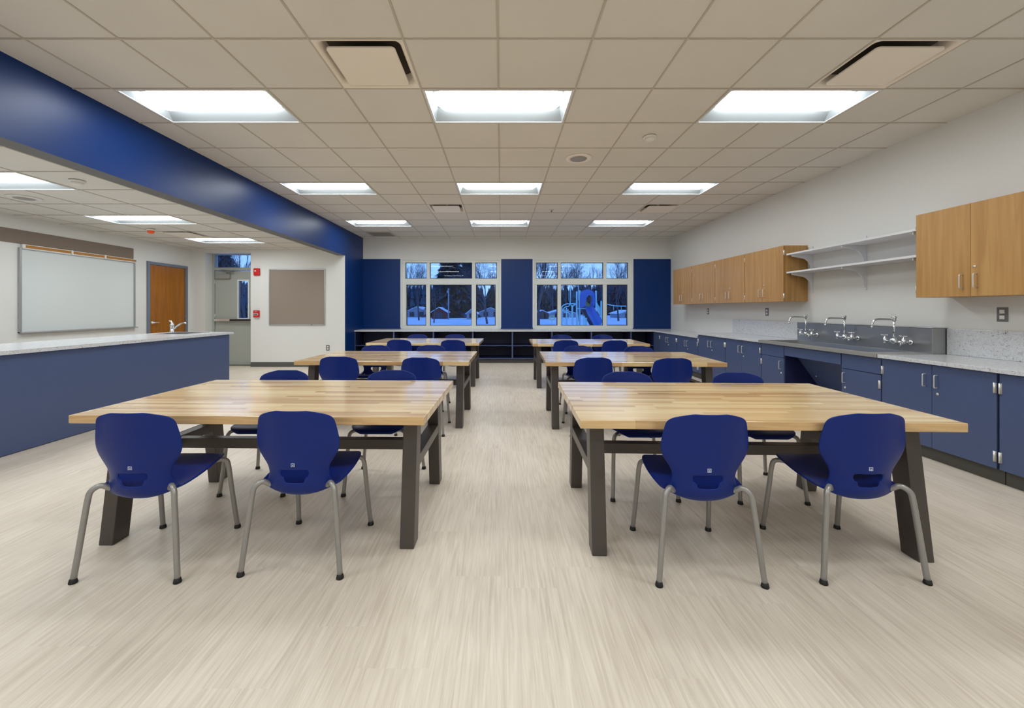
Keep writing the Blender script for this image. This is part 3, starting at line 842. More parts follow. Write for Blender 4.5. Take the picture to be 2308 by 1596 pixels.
def base_cabinet(y0, y1, ztop, label, style='pair', hinge_side='near'):
    """fronts face -X; y0 is nearer the camera"""
    root = empty('base_cabinet', (3.84, (y0 + y1) / 2, 0), 0, label, 'cabinet', 'blue base cabinets along the right wall')
    b = MB(); b.box(XF + 0.02, XR - 0.003, y0 + 0.001, y1 - 0.001, 0.11, ztop - (0.13 if style == 'single' else 0.0)); b.build('body', ['gapshade'], root, world=True)
    b = MB(); b.box(XF + 0.055, XR - 0.003, y0 + 0.0005, y1 - 0.0005, 0, 0.11); b.build('toe_kick', 'toe', root, world=True)
    g = 0.006
    zb, zt = 0.112, ztop - 0.006
    if style == 'pair':
        ym = (y0 + y1) / 2
        for a, c, near in ((y0 + g, ym - 0.0015, True), (ym + 0.0015, y1 - g, False)):
            b = MB(); b.box(XF, XF + 0.02, a, c, zb, zt); d = b.build('door', 'lamblue', root, world=True, bevel=0.0015); d['lo'] = a
            yh = c - 0.045 if near else a + 0.045
            add_pull(d, (XF, yh, ztop - 0.135))
            ye = a if near else c
            add_hinge(d, ye, ztop - 0.11, XF); add_hinge(d, ye, 0.20, XF)
            if near: add_lock(d, (XF, c - 0.045, ztop - 0.235))
    else:
        b = MB(); b.box(XF, XF + 0.02, y0 + g, y1 - g, ztop - 0.155, zt); b.build('drawer_front', 'lamblue', root, world=True, bevel=0.0015)
        b = MB(); b.box(XF, XF + 0.02, y0 + g, y1 - g, zb, ztop - 0.161); d = b.build('door', 'lamblue', root, world=True, bevel=0.0015); d['lo'] = y0 + g
        yh, ye = (y1 - 0.05, y0 + g) if hinge_side == 'near' else (y0 + 0.05, y1 - g)
        add_pull(d, (XF, yh, ztop - 0.25)); add_lock(d, (XF, yh, ztop - 0.35))
        add_hinge(d, ye, ztop - 0.25, XF); add_hinge(d, ye, 0.20, XF)
    return root
ZT2, ZT1 = 0.83, 0.767             # worktop heights: sink run, lower far run
TH = 0.032
base_cabinet(2.06, 2.975, ZT2 - TH, 'blue base cabinet cut by the right photo edge, nearest of the run')
base_cabinet(2.98, 3.89, ZT2 - TH, 'wide blue two-door base cabinet just before the sink, nearest one seen whole')
base_cabinet(3.89, 4.35, ZT2 - TH, 'narrow blue cabinet with false drawer under the near end of the sink', 'single', 'near')
base_cabinet(5.23, 5.69, ZT2 - TH, 'narrow blue cabinet with false drawer under the far end of the sink', 'single', 'far')
base_cabinet(5.69, 6.60, ZT2 - TH, 'blue two-door base cabinet just beyond the sink')
base_cabinet(6.60, 7.51, ZT2 - TH, 'blue two-door base cabinet second beyond the sink, last of the taller ones')
base_cabinet(7.51, 8.42, ZT1 - TH, 'blue two-door base cabinet, nearer of the two lower ones by the window wall')
base_cabinet(8.42, 9.33, ZT1 - TH, 'blue two-door base cabinet, farther of the two lower ones, in the corner')
b = MB(); b.box(XF, XF + 0.02, 9.332, 9.678, 0.11, ZT1 - TH); b.box(XF + 0.02, XR - 0.003, 9.332, 9.678, 0.0, ZT1 - TH)
o = b.build('corner_filler_panel', 'lamblue', None, off=(3.84, 9.5, 0)); tag(o, 'blue filler panel closing the corner between right cabinets and open cubbies', 'cabinet')

# knee space below the sink
root = empty('knee_space_apron', (3.7, 4.79, 0.3), 0, 'blue apron and slanted panel over the open knee space below the sink', 'cabinet panel')
b = MB(); b.box(XF, XF + 0.02, 4.356, 5.224, ZT2 - TH - 0.125, ZT2 - TH - 0.006); b.build('apron', 'lamblue', root, world=True, bevel=0.0015)
b = MB(); b.prism([(3.66, 4.352, 0.70), (3.675, 4.352, 0.70), (4.115, 4.352, 0.10), (4.10, 4.352, 0.10)], (0, 0.876, 0)); b.build('slanted_panel', 'lamblue', root, world=True)
for yy in (4.45, 5.13):
    for s_ in (0.08, 0.45):
        xx, zz = 3.66 + (4.10 - 3.66) * s_, 0.70 - 0.60 * s_
        b = MB(); b.lathe((xx, yy, zz), [(0.009, 0), (0.007, -0.004)], axis='x', seg=10); b.build('screw', 'nickel', root, world=True)

# worktops
b = MB()
b.box(XT, XR - 0.002, 1.6, 3.90, ZT2 - TH, ZT2); b.box(XR - 0.02, XR - 0.001, 1.6, 3.90, ZT2 + 0.0005, 1.07)
b.box(XT, XR - 0.002, 1.6, 1.62, ZT2 - TH, ZT2)
o = b.build('quartz_worktop', 'quartz', None, off=(3.83, 2.75, ZT2 - TH), bevel=0.003); tag(o, 'pale quartz worktop with backsplash on the right, near side of the sink', 'worktop')
b = MB()
b.box(XT, XR - 0.002, 5.70, 7.51, ZT2 - TH, ZT2); b.box(XR - 0.02, XR - 0.001, 5.70, 7.51, ZT2 + 0.0005, 1.07)
o = b.build('quartz_worktop', 'quartz', None, off=(3.83, 6.6, ZT2 - TH), bevel=0.003); tag(o, 'pale quartz worktop with backsplash on the right, far side of the sink', 'worktop')
b = MB()
b.box(XT, XR - 0.002, 7.515, YB - 0.002, ZT1 - TH, ZT1); b.box(XL + 0.002, XT, 9.655, YB - 0.002, ZT1 - TH, ZT1)
bmesh.ops.remove_doubles(b.b, verts=b.b.verts, dist=1e-5)
o = b.build('window_worktop', 'quartz', None, off=(0, 9.95, ZT1 - TH)); tag(o, 'long low pale worktop running under the windows and round the right corner', 'worktop')

# open cubbies below the windows
xs = [XL + 0.005, -2.475, -1.56, -0.65, 0.265, 1.18, 2.09, 3.005, XF + 0.015]
where = ['leftmost, against the blue wall', 'second from the blue wall', 'third from the blue wall', 'left of the centre aisle divider', 'right of the centre aisle divider',
         'third from the right corner', 'second from the right corner', 'rightmost, narrow, in the corner by the blue cabinets']
for i in range(8):
    a, c = xs[i], xs[i + 1]
    root = empty('open_cubby', ((a + c) / 2, 9.97, 0), 0, 'open blue shelf cubby below the windows, ' + where[i], 'shelf unit', 'open cubbies below the windows')
    z1 = ZT1 - TH
    for x in ((a, a + 0.017), (c - 0.017, c)):
        b = MB(); b.box(x[0], x[1], 9.68, YB - 0.02, 0.1, z1, 1, {'-y': 0}); b.build('side_panel', ['lamblue', 'lamblue_shade'], root, world=True)
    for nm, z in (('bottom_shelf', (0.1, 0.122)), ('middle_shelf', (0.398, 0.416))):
        b = MB(); b.box(a + 0.017, c - 0.017, 9.685, YB - 0.02, z[0], z[1], 1, {'-y': 0}); b.build(nm, ['lamblue', 'lamblue_shade'], root, world=True)
    b = MB(); b.box(a, c, YB - 0.02, YB - 0.004, 0.1, z1); b.build('back_panel', 'lamblue_shade', root, world=True)
    b = MB(); b.box(a, c, 9.74, YB - 0.02, 0, 0.1); b.build('toe_kick', 'toe', root, world=True)

# ------------------------------------------------------------------ stainless trough sink
root = empty('trough_sink', (3.83, 4.8, ZT2), 0, 'long stainless steel trough sink with tall steel splash on the right wall', 'sink')
ys0, ys1 = 3.906, 5.689
XS = 4.02
b = MB()
b.box(XS, XR - 0.002, ys0, ys1, ZT2 - TH, 1.07); b.box(XS - 0.006, XR - 0.002, ys0 - 0.003, ys1 + 0.003, 1.07, 1.078)
b.build('splash', 'steel', root, world=True, bevel=0.003)
b = MB(); bx0, bx1, by0, by1 = XT + 0.07, XS - 0.03, ys0 + 0.17, ys1 - 0.06
zt = ZT2 + 0.004
for a in ((XT - 0.002, XS, ys0, by0), (XT - 0.002, XS, by1, ys1), (XT - 0.002, bx0, by0, by1), (bx1, XS, by0, by1)): b.box(*a, ZT2 - TH, zt)
bmesh.ops.remove_doubles(b.b, verts=b.b.verts, dist=1e-5)
b.build('rim', 'steelrim', root, world=True)
b = MB(); zd = ZT2 - 0.11
lo = [(bx0 + 0.01, by0 + 0.01, zd), (bx1 - 0.01, by0 + 0.01, zd), (bx1 - 0.01, by1 - 0.01, zd), (bx0 + 0.01, by1 - 0.01, zd)]
hi = [(bx0, by0, zt - 0.001), (bx1, by0, zt - 0.001), (bx1, by1, zt - 0.001), (bx0, by1, zt - 0.001)]
b.face(lo)
for i in range(4): b.face([lo[i], lo[(i + 1) % 4], hi[(i + 1) % 4], hi[i]])
b.build('basin', 'steel', root, world=True)
b = MB(); b.lathe((3.78, 4.8, zd + 0.001), [(0.045, 0), (0.04, 0.004), (0.01, 0.002)]); b.build('drain', 'chrome', root, world=True)

def make_wall_faucet():
    """bar along Y, stands off a wall facing -X"""
    root = empty('wall_faucet', (0, 0, 0))
    b = MB()
    b.tube([(-0.07, -0.10, 0), (-0.07, 0.10, 0)], 0.0125, 12)
    for y in (-0.10, 0.10):
        b.tube([(0, y, 0), (-0.07, y, 0)], 0.011, 12)
        b.lathe((-0.001, y, 0), [(0.026, 0), (0.026, -0.006), (0.014, -0.012)], axis='x')
    b.lathe((-0.07, 0, 0), [(0.016, -0.02), (0.02, -0.01), (0.024, 0.01), (0.018, 0.03), (0.011, 0.036)])
    b.build('body', 'chrome', root)
    for y in (-0.10, 0.10):
        b = MB(); b.lathe((-0.07, y, 0), [(0.015, -0.02), (0.018, 0.0), (0.016, 0.03), (0.009, 0.036), (0.008, 0.058), (0.004, 0.062)]); v = b.build('valve', 'chrome', root)
        b = MB()
        for q in range(4):
            a = math.pi / 4 + q * math.pi / 2
            b.tube([(-0.07, y, 0.056), (-0.07 + 0.032 * math.cos(a), y + 0.032 * math.sin(a), 0.062)], [0.006, 0.0045], 8)
        b.build('cross_handle', 'chrome', v)
    b = MB(); b.tube([(-0.07, -0.10, 0), (-0.115, -0.125, -0.004)], 0.012, 10); b.lathe((-0.118, -0.127, -0.004), [(0.017, 0.012), (0.02, 0), (0.012, -0.014)], axis='x')
    for q in range(3):
        a = q * 2.09 + 0.5
        b.tube([(-0.13, -0.13, -0.004), (-0.134, -0.13 + 0.03 * math.cos(a), -0.004 + 0.03 * math.sin(a))], 0.005, 8)
    b.build('side_valve', 'chrome', root)
    b = MB()
    b.tube([(-0.07, 0, 0.03), (-0.07, 0, 0.225)], 0.0095, 12)
    b.lathe((-0.07, 0, 0.205), [(0.013, 0), (0.017, 0.008), (0.017, 0.026), (0.022, 0.034), (0.024, 0.045), (0.016, 0.05)])
    b.tube(smooth_path([(-0.07, 0, 0.222), (-0.14, 0.012, 0.224), (-0.21, 0.022, 0.224), (-0.245, 0.028, 0.212), (-0.262, 0.03, 0.18), (-0.266, 0.03, 0.15)], 5), 0.0095, 12)
    b.tube([(-0.266, 0.03, 0.152), (-0.266, 0.03, 0.135)], [0.012, 0.009], 12)
    b.build('spout', 'chrome', root)
    return root
fa = make_wall_faucet()
for i, (y, lab) in enumerate(((4.21, 'nearest of the three, at the near end'), (4.82, 'middle of the three'), (5.43, 'farthest of the three'))):
    o = fa if i == 0 else copy_tree(fa)
    o.location = (XS - 0.001, y, 0.925)
    tag(o, 'chrome wall-mounted gooseneck faucet on the steel splash, ' + lab, 'faucet', 'chrome faucets over the trough sink')

# ------------------------------------------------------------------ oak wall cabinets
XW = 3.835
def wall_cabinet(y0, y1, label):
    z0, z1 = 1.357, 2.116
    root = empty('wall_cabinet', (4.0, (y0 + y1) / 2, z0), 0, label, 'cabinet', 'oak wall cabinets')
    b = MB(); b.box(XW + 0.022, XR - 0.001, y0 + 0.0015, y1 - 0.0015, z0, z1); b.build('body', 'oak', root, world=True)
    ym = (y0 + y1) / 2
    for a, c, near in ((y0 + 0.006, ym - 0.0015, True), (ym + 0.0015, y1 - 0.006, False)):
        b = MB(); b.box(XW, XW + 0.02, a, c, z0, z1); d = b.build('door', 'oak', root, world=True, bevel=0.001)
        yh = c - 0.045 if near else a + 0.055
        add_pull(d, (XW, yh, z0 + 0.125), 0.11)
        ye = a - 0.002 if near else c + 0.002
        for z in (z0 + 0.075, z1 - 0.095):
            b = MB(); b.cyl((XW + 0.008, ye, z - 0.033), (XW + 0.008, ye, z + 0.033), 0.009, 10); b.box(XW + 0.01, XW + 0.03, ye - (0.0 if near else 0.004), ye + (0.004 if near else 0.0), z - 0.033, z + 0.033)
            b.build('hinge', 'nickel', d, world=True)
        if near: add_lock(d, (XW, c - 0.03, z0 + 0.24))
    return root
wall_cabinet(2.97, 3.88, 'large oak two-door wall cabinet at the right photo edge, near end of the shelves')
for k, lab in enumerate(('whose brown side shows behind the white shelves', 'second from the white shelves', 'third from the white shelves', 'farthest, next to the window wall')):
    wall_cabinet(5.69 + 0.91 * k, 6.60 + 0.91 * k, 'oak two-door wall cabinet ' + lab)

# shelves on standards and brackets
for i, (zs, lab) in enumerate(((2.0, 'upper'), (1.755, 'lower'))):
    b = MB(); b.box(3.862, XR - 0.01, 3.90, 5.675, zs - 0.022, zs)
    o = b.build('wall_shelf', 'shelf', None, off=(4.0, 4.8, zs - 0.022), bevel=0.002)
    tag(o, 'long white wall shelf above the sink, the %s of the two' % lab, 'shelf', 'white wall shelves above the sink')
for yy, lab in ((5.60, 'far end, beside the oak cabinet'), (4.78, 'middle of the shelves'), (3.955, 'near end, behind the large oak cabinet')):
    root = empty('shelf_standard', (XR, yy, 1.5), 0, 'white slotted wall standard with brackets, ' + lab, 'shelf bracket', 'white shelf standards')
    b = MB(); b.box(XR - 0.012, XR - 0.001, yy - 0.013, yy + 0.013, 1.47, 2.085); b.build('upright', 'shelf', root, world=True)
    for zs in (2.0, 1.755):
        zt = zs - 0.023
        pts = [(3.885, zt), (3.885, zt - 0.022)]
        for q in range(9):
            t = q / 8; a = R(90 - 90 * t)
            pts.append((4.0 + 0.0 + (4.135 - 4.0) * math.sin(R(90) * t) - 0.0, zt - 0.045 - 0.15 * (1 - math.cos(R(90) * t))))
        pts += [(4.145, zt - 0.235), (4.154, zt - 0.235), (4.154, zt)]
        b = MB(); b.prism([(x, yy - 0.006, z) for x, z in pts], (0, 0.012, 0)); b.build('bracket', 'shelf', root, world=True)

outlet((XR, 3.48, 1.206), 'x', 'steel-plated outlet below the large near oak cabinet', 0.078, 0.12)
outlet((XR, 6.56, 1.206), 'x', 'outlet below the oak cabinets nearer the steel sink splash')
outlet((XR, 8.43, 1.206), 'x', 'small outlet below the farther oak cabinets, near the windows')

# ------------------------------------------------------------------ work tables
def make_table():
    root = empty('work_table', (0, 0, 0))
    zt, th = 0.71, 0.042
    b = MB(); b.box(-0.91, 0.91, -0.538, 0.538, zt - th, zt); b.build('tabletop', 'butcher', root, bevel=0.003)
    lw, ld = 0.0375, 0.10
    zl = zt - th
    for sx_ in (-1, 1):
        for sy in (-1, 1):
            yb0, yb1 = 0.455, 0.355          # outer and inner y at the floor
            yt0, yt1 = 0.37, 0.265
            x0, x1 = sx_ * 0.80 - lw, sx_ * 0.80 + lw
            if sy < 0: A, B_, C_, D_ = -yb0, -yb1, -yt0, -yt1
            else: A, B_, C_, D_ = yb1, yb0, yt1, yt0
            b = MB(); b.hexa([(x0, A, 0), (x1, A, 0), (x1, B_, 0), (x0, B_, 0), (x0, C_, zl), (x1, C_, zl), (x1, D_, zl), (x0, D_, zl)])
            b.build('leg', 'legsteel', root, bevel=0.004)
    for sx_ in (-1, 1):
        b = MB(); z0, z1 = 0.385, 0.442
        yy = 0.315
        b.box(sx_ * 0.80 - 0.036, sx_ * 0.80 + 0.036, -yy, yy, z1 - 0.004, z1 - 0.001)
        b.box(sx_ * 0.80 - 0.036, sx_ * 0.80 - 0.031, -yy, yy, z0, z1); b.box(sx_ * 0.80 + 0.031, sx_ * 0.80 + 0.036, -yy, yy, z0, z1)
        b.build('end_rail', 'legsteel', root)
    b = MB(); b.box(-0.765, 0.765, -0.03, 0.03, 0.376, 0.438); b.build('stretcher', 'legsteel', root, bevel=0.003)
    b = MB()
    for sx_ in (-1, 1): b.box(sx_ * 0.80 - 0.036, sx_ * 0.80 + 0.036, -0.36, 0.36, zl - 0.012, zl - 0.0005)
    b.box(-0.76, 0.76, -0.04, 0.04, zl - 0.03, zl - 0.0005)
    b.build('top_rail', 'legsteel', root)
    return root
tb = make_table()
tables = [(-1.281, 2.653, -1.2, 'nearest on the left of the aisle'), (1.315, 2.547, -1.95, 'nearest on the right of the aisle'),
          (-1.227, 4.869, -1.5, 'second back on the left of the aisle'), (1.3845, 4.78, -2.0, 'second back on the right of the aisle'),
          (-1.243, 7.228, -1.6, 'farthest on the left, before the windows'), (1.414, 7.055, -1.0, 'farthest on the right, before the windows')]
for i, (x, y, a, lab) in enumerate(tables):
    o = tb if i == 0 else copy_tree(tb)
    o.location = (x, y, 0); o.rotation_euler = (0, 0, R(a))
    tag(o, 'butcher-block work table with charcoal steel legs, ' + lab, 'table', 'butcher-block work tables')

# ------------------------------------------------------------------ shell chairs
def make_chair():
    root = empty('shell_chair', (0, 0, 0))
    rows = [(.222, .408, .105, .0), (.222, .424, .138, .0), (.206, .437, .165, .001), (.155, .440, .192, .004), (.08, .430, .207, .010), (.0, .410, .212, .018),
            (-.075, .384, .204, .032), (-.135, .361, .197, .050), (-.170, .354, .188, .060), (-.192, .368, .178, .062), (-.203, .397, .166, .060), (-.207, .425, .154, .057),
            (-.209, .452, .146, .053), (-.211, .484, .149, .050), (-.213, .508, .160, .050), (-.215, .540, .183, .052), (-.218, .576, .203, .054), (-.222, .612, .206, .054),
            (-.226, .652, .200, .052), (-.230, .693, .192, .050), (-.234, .724, .186, .047), (-.237, .745, .165, .038), (-.239, .7615, .122, .020), (-.240, .774, .072, .008)]
    us = [-1, -.88, -.72, -.58, -.46, -.32, -.16, 0, .16, .32, .46, .58, .72, .88, 1]
    # centre-line normals toward the sitter
    b = bmesh.new()
    grid = []
    n = len(rows)
    for i, (y, z, wd, c) in enumerate(rows):
        a = rows[max(i - 1, 0)]; d = rows[min(i + 1, n - 1)]
        t = Vector((0, d[0] - a[0], d[1] - a[1])).normalized()
        nn = Vector((0, -t.z, t.y))
        if i < n and nn.z < 0 and i < 8: nn = -nn
        # along the path from front lip to top edge, the sitter is up then forward
        nn = Vector((0, t.z, -t.y))
        if i <= 1: nn = Vector((0, 0, 1))
        rowv = []
        for u in us:
            p = Vector((wd * u, y, z)) + nn * (c * abs(u) ** 2.2)
            rowv.append(b.verts.new(p))
        grid.append(rowv)
    for i in range(n - 1):
        for j in range(len(us) - 1):
            # grip opening, half-moon: wide at top, narrower below
            if i in (12,) and 4 <= j <= 9: continue
            if i in (11,) and 5 <= j <= 8: continue
            f = b.faces.new([grid[i][j], grid[i][j + 1], grid[i + 1][j + 1], grid[i + 1][j]]); f.smooth = True
    bmesh.ops.recalc_face_normals(b, faces=b.faces)
    me = bpy.data.meshes.new('seat_shell'); b.to_mesh(me); b.free(); me.materials.append(M['chair'])
    sh = bpy.data.objects.new('seat_shell', me); COL.objects.link(sh); sh.parent = root
    so = sh.modifiers.new('thickness', 'SOLIDIFY'); so.thickness = 0.009; so.offset = 0
    ss = sh.modifiers.new('smooth', 'SUBSURF'); ss.levels = 2; ss.render_levels = 2
    # maker's mark moulded on the back
    b = MB()
    yy = -.2475
    dz = -.026
    b.box(-.009, .009, yy - .001, yy + .003, .531, .534); b.box(-.009, .009, yy - .0015, yy + .003, .545, .548)
    b.box(-.009, -.006, yy - .001, yy + .003, .534, .545); b.box(.006, .009, yy - .001, yy + .003, .534, .545); b.box(-.003, .003, yy - .001, yy + .003, .531, .541)
    bmesh.ops.translate(b.b, verts=b.b.verts, vec=(0, .0285, dz))
    mk = b.build('maker_mark', 'printwhite', root)
    for s in (-1, 1):
        pth = smooth_path([(s * .10, -.12, .375), (s * .140, -.160, .398), (s * .166, -.185, .420), (s * .192, -.205, .402), (s * .200, -.213, .360), (s * .212, -.222, .25), (s * .224, -.232, .13), (s * .2365, -.2425, .012)], 5)
        b = MB(); b.tube(pth, 0.0125, 14); lg = b.build('leg', 'tube', root)
        e = pth[-1]
        b = MB(); b.lathe((e.x, e.y, 0), [(.0165, 0), (.0175, .004), (.016, .010), (.0138, .020)], seg=18); b.build('foot_cap', 'rubber', lg)
        pth = smooth_path([(s * .07, .06, .385), (s * .115, .115, .405), (s * .152, .155, .417), (s * .183, .182, .408), (s * .193, .192, .37), (s * .198, .203, .28), (s * .205, .222, .14), (s * .212, .2415, .012)], 5)
        b = MB(); b.tube(pth, 0.0125, 14); lg = b.build('leg', 'tube', root)
        e = pth[-1]
        b = MB(); b.lathe((e.x, e.y, 0), [(.0165, 0), (.0175, .004), (.016, .010), (.0138, .020)], seg=18); b.build('foot_cap', 'rubber', lg)
    b = MB(); b.hexa([(-.10, -.10, .356), (.10, -.10, .356), (.10, .10, .388), (-.10, .10, .388), (-.10, -.10, .374), (.10, -.10, .374), (.10, .10, .422), (-.10, .10, .422)]); b.build('seat_bracket', 'black', root, bevel=0.006)
    return root
ch = make_chair()
# x of centre, y of the two rear feet, facing (+1 away from the viewer), small turn in degrees
near_, far_ = 'on the near side', 'on the far side'
chairs = [
 (-1.718, 1.915, 1, 0.5, 'left one on the near side of the nearest left table'), (-0.975, 1.955, 1, -2, 'right one on the near side of the nearest left table'),
 (0.955, 1.888, 1, -1, 'left one on the near side of the nearest right table'), (1.705, 1.907, 1, 0, 'right one on the near side of the nearest right table'),
 (-1.668, 3.285, -1, 0, 'left one on the far side of the nearest left table'), (-0.84, 3.285, -1, 0, 'right one on the far side of the nearest left table'),
 (0.945, 3.21, -1, -1, 'left one on the far side of the nearest right table'), (1.755, 3.17, -1, -1.5, 'right one on the far side of the nearest right table'),
 (-1.66, 4.215, 1, 2, 'left one on the near side of the second left table'), (-0.79, 4.13, 1, -3, 'right one on the near side of the second left table'),
 (0.911, 4.13, 1, 4, 'left one on the near side of the second right table'), (1.695, 4.08, 1, 0, 'right one on the near side of the second right table'),
 (-1.647, 5.57, -1, 0, 'left one on the far side of the second left table'), (-0.924, 5.59, -1, 0, 'right one on the far side of the second left table'),
 (1.0, 5.49, -1, -2, 'left one on the far side of the second right table'), (1.768, 5.44, -1, 0, 'right one on the far side of the second right table'),
 (-1.606, 6.55, 1, 0, 'left one on the near side of the farthest left table'), (-0.743, 6.49, 1, -2, 'right one on the near side of the farthest left table'),
 (1.006, 6.44, 1, 1, 'left one on the near side of the farthest right table'), (1.756, 6.40, 1, 0, 'right one on the near side of the farthest right table'),
 (-1.572, 7.96, -1, 0, 'left one on the far side of the farthest left table'), (-0.863, 7.96, -1, 0, 'right one on the far side of the farthest left table'),
 (1.123, 7.83, -1, 0, 'left one on the far side of the farthest right table'), (1.889, 7.83, -1, 0, 'right one on the far side of the farthest right table'),
]
for i, (x, yr, d, a, lab) in enumerate(chairs):
    o = ch if i == 0 else copy_tree(ch)
    o.location = (x, yr + d * 0.243, 0)
    o.rotation_euler = (0, 0, R(a if d > 0 else 180 + a))
    tag(o, 'navy blue plastic shell chair, ' + lab, 'chair', 'navy shell chairs at the work tables')

# ------------------------------------------------------------------ outdoors at dusk
ZG = -0.5
b = MB(); b.face([(-260, YB + 0.35, ZG), (260, YB + 0.35, ZG), (260, 400, ZG), (-260, 400, ZG)])
o = b.build('snowy_ground', 'snow'); tag(o, kind='structure')
def at(px, Y): return PX(px, Y)

def bare_tree_mesh(seed, levels=6, spread=0.5, up=0.2, kids=3, l0=2.6, r0=0.20, dens=1.0):
    rnd = random.Random(seed)
    b = MB()
    def grow(p, d, l, r, lv):
        n = 3 if lv > 2 else 2
        pts = [p]; q = p.copy(); dd = d.copy()
        for k in range(n):
            dd = (dd + Vector((rnd.uniform(-.13, .13), rnd.uniform(-.13, .13), rnd.uniform(-.05, .09)))).normalized()
            q = q + dd * (l / n); pts.append(q.copy())
        rad = [r * (1 - 0.4 * k / n) for k in range(n + 1)]
        b.tube(pts, rad, 5 if lv > 3 else 3, cap=False, smooth=True)
        if lv <= 0: return
        m = kids + (1 if lv < 3 and rnd.random() < dens - 0.5 else 0)
        for k in range(m):
            t = 1.0 if k == 0 else rnd.uniform(0.35, 1.0)
            s = pts[0].lerp(pts[-1], t) if t < 1 else pts[-1]
            ang = rnd.uniform(0.25, 0.85) * spread * 1.6 if k else rnd.uniform(0, .25)
            ax = dd.cross(Vector((rnd.uniform(-1, 1), rnd.uniform(-1, 1), rnd.uniform(-1, 1)))).normalized()
            nd = (Matrix.Rotation(ang, 3, ax) @ dd + Vector((0, 0, up * 0.5))).normalized()
            grow(s, nd, l * rnd.uniform(.62, .82), r * 0.58, lv - 1)
    grow(Vector((0, 0, 0)), Vector((0, 0, 1)), l0, r0, levels)
    return b
def spruce_mesh(seed, h=12.0, rbase=3.0, n=60):
    rnd = random.Random(seed)
    b = MB()
    b.tube([(0, 0, 0), (0, 0, h)], [0.22, 0.02], 6, mi=1, cap=False)
    for k in range(n):
        t = (k + 0.5) / n
        z = 0.6 + (h - 0.7) * t
        rr = rbase * (1 - t) ** 0.8 * rnd.uniform(.8, 1.1) + 0.08
        m = int(16 * (1 - t)) + 6
        for q in range(m):
            a = 2 * math.pi * (q + rnd.random()) / m
            L = rr * rnd.uniform(.75, 1.15); wd = L * 0.28
            c, s = math.cos(a), math.sin(a)
            tip = Vector((c * L, s * L, z - L * .34 + rnd.uniform(-.1, .1)))
            mid = Vector((c * L * .55, s * L * .55, z - L * .05)); sd = Vector((-s, c, 0)) * wd
            b.face([(0, 0, z + .1), mid + sd, tip, mid - sd])
            b.face([(0, 0, z - .12), mid * 1.02 + sd * .8 - Vector((0, 0, .3)), tip - Vector((0, 0, .15)), mid - sd * .8 - Vector((0, 0, .3))])
    return b

btrees = []
for sd, lv, sp, up, kids in ((3, 7, .55, .24, 3), (11, 7, .42, .32, 3), (23, 7, .7, .14, 3)):
    o = bare_tree_mesh(sd, lv, sp, up, kids, 2.9, 0.15).build('bare_tree', 'bark', recalc=False); btrees.append(o)
used = set()
def put_bare(i, px, Y, s, rz, label):
    src = btrees[i % 3]
    if i % 3 in used:
        o = src.copy(); COL.objects.link(o)
    else:
        o = src; used.add(i % 3)
    o.location = (at(px, Y), Y, ZG); o.scale = (s, s, s); o.rotation_euler = (0, 0, rz)
    tag(o, label, 'tree', 'bare winter trees outside')
BT = [(0, 944, 66, 1.00, 0.3, 'bare winter tree in the upper left pane of the left window'),
      (1, 914, 84, 1.10, 1.3, 'bare tree at the left edge of the left window'),
      (2, 1098, 50, 0.93, 2.2, 'bare branching tree in the right panes of the left window'),
      (1, 1126, 66, 1.07, 0.9, 'bare tree at the right edge of the left window'),
      (0, 978, 54, 0.64, 4.0, 'small bare tree between the red shed and the dark spruce'),
      (1, 1214, 44, 0.99, 2.6, 'bare tree with slanting branches at the left edge of the right window'),
      (2, 1306, 60, 1.10, 1.1, 'broad bare tree crown above the playground tower'),
      (0, 1276, 78, 1.10, 5.1, 'bare tree behind the playground climber'),
      (1, 1342, 76, 1.00, 3.3, 'bare tree behind the slide hood'),
      (0, 1394, 62, 1.00, 0.2, 'bare tree in the upper right pane of the right window'),
      (2, 1424, 74, 1.16, 4.4, 'bare tree at the far right edge of the right window'),
      (2, 1244, 103, 1.10, 3.9, 'bare tree beyond the low houses in the right window'),
      (1, 552, 30, 0.72, 0.7, 'bare tree seen through the transom of the grey door')]
for t in BT: put_bare(*t)
spr = [(5, 13.0, 3.6, 70), (8, 10.0, 3.4, 50)]
sps = [spruce_mesh(*a).build('spruce_tree', ['spruce', 'bark'], recalc=False) for a in spr]
sused = set()
def put_spruce(i, px, Y, s, sw, label, rz=0.0):
    src = sps[i]
    if i in sused: o = src.copy(); COL.objects.link(o)
    else: o = src; sused.add(i)
    o.location = (at(px, Y), Y, ZG); o.scale = (sw, sw, s); o.rotation_euler = (0, 0, rz)
    tag(o, label, 'tree', 'dark evergreen trees outside')
put_spruce(0, 1016, 88, 1.36, 1.6, 'tall dark spruce filling the middle of the left window')
put_spruce(0, 1054, 113, 1.42, 1.4, 'tall dark spruce just right of the biggest one in the left window', 1.0)
put_spruce(0, 506, 40, 0.72, 0.62, 'spruce added to darken the transom of the grey door', 2.0)  # added to darken the glass, stands in for an unidentified dark shape
for i, (px, s_, lab) in enumerate(((905, .80, 'far left edge of the left window'), (1110, .92, 'right part of the left window'), (1226, .80, 'left pane of the right window'), (1275, .86, 'behind the climber in the right window'), (1338, .84, 'behind the slide in the right window'), (1390, 1.0, 'right pane of the right window'))):
    put_spruce(1, px, 112 + 9 * (i % 2), s_ * (1 + 0.08 * (i % 2)), 0.95, 'distant dark evergreen, ' + lab, i * 0.7)
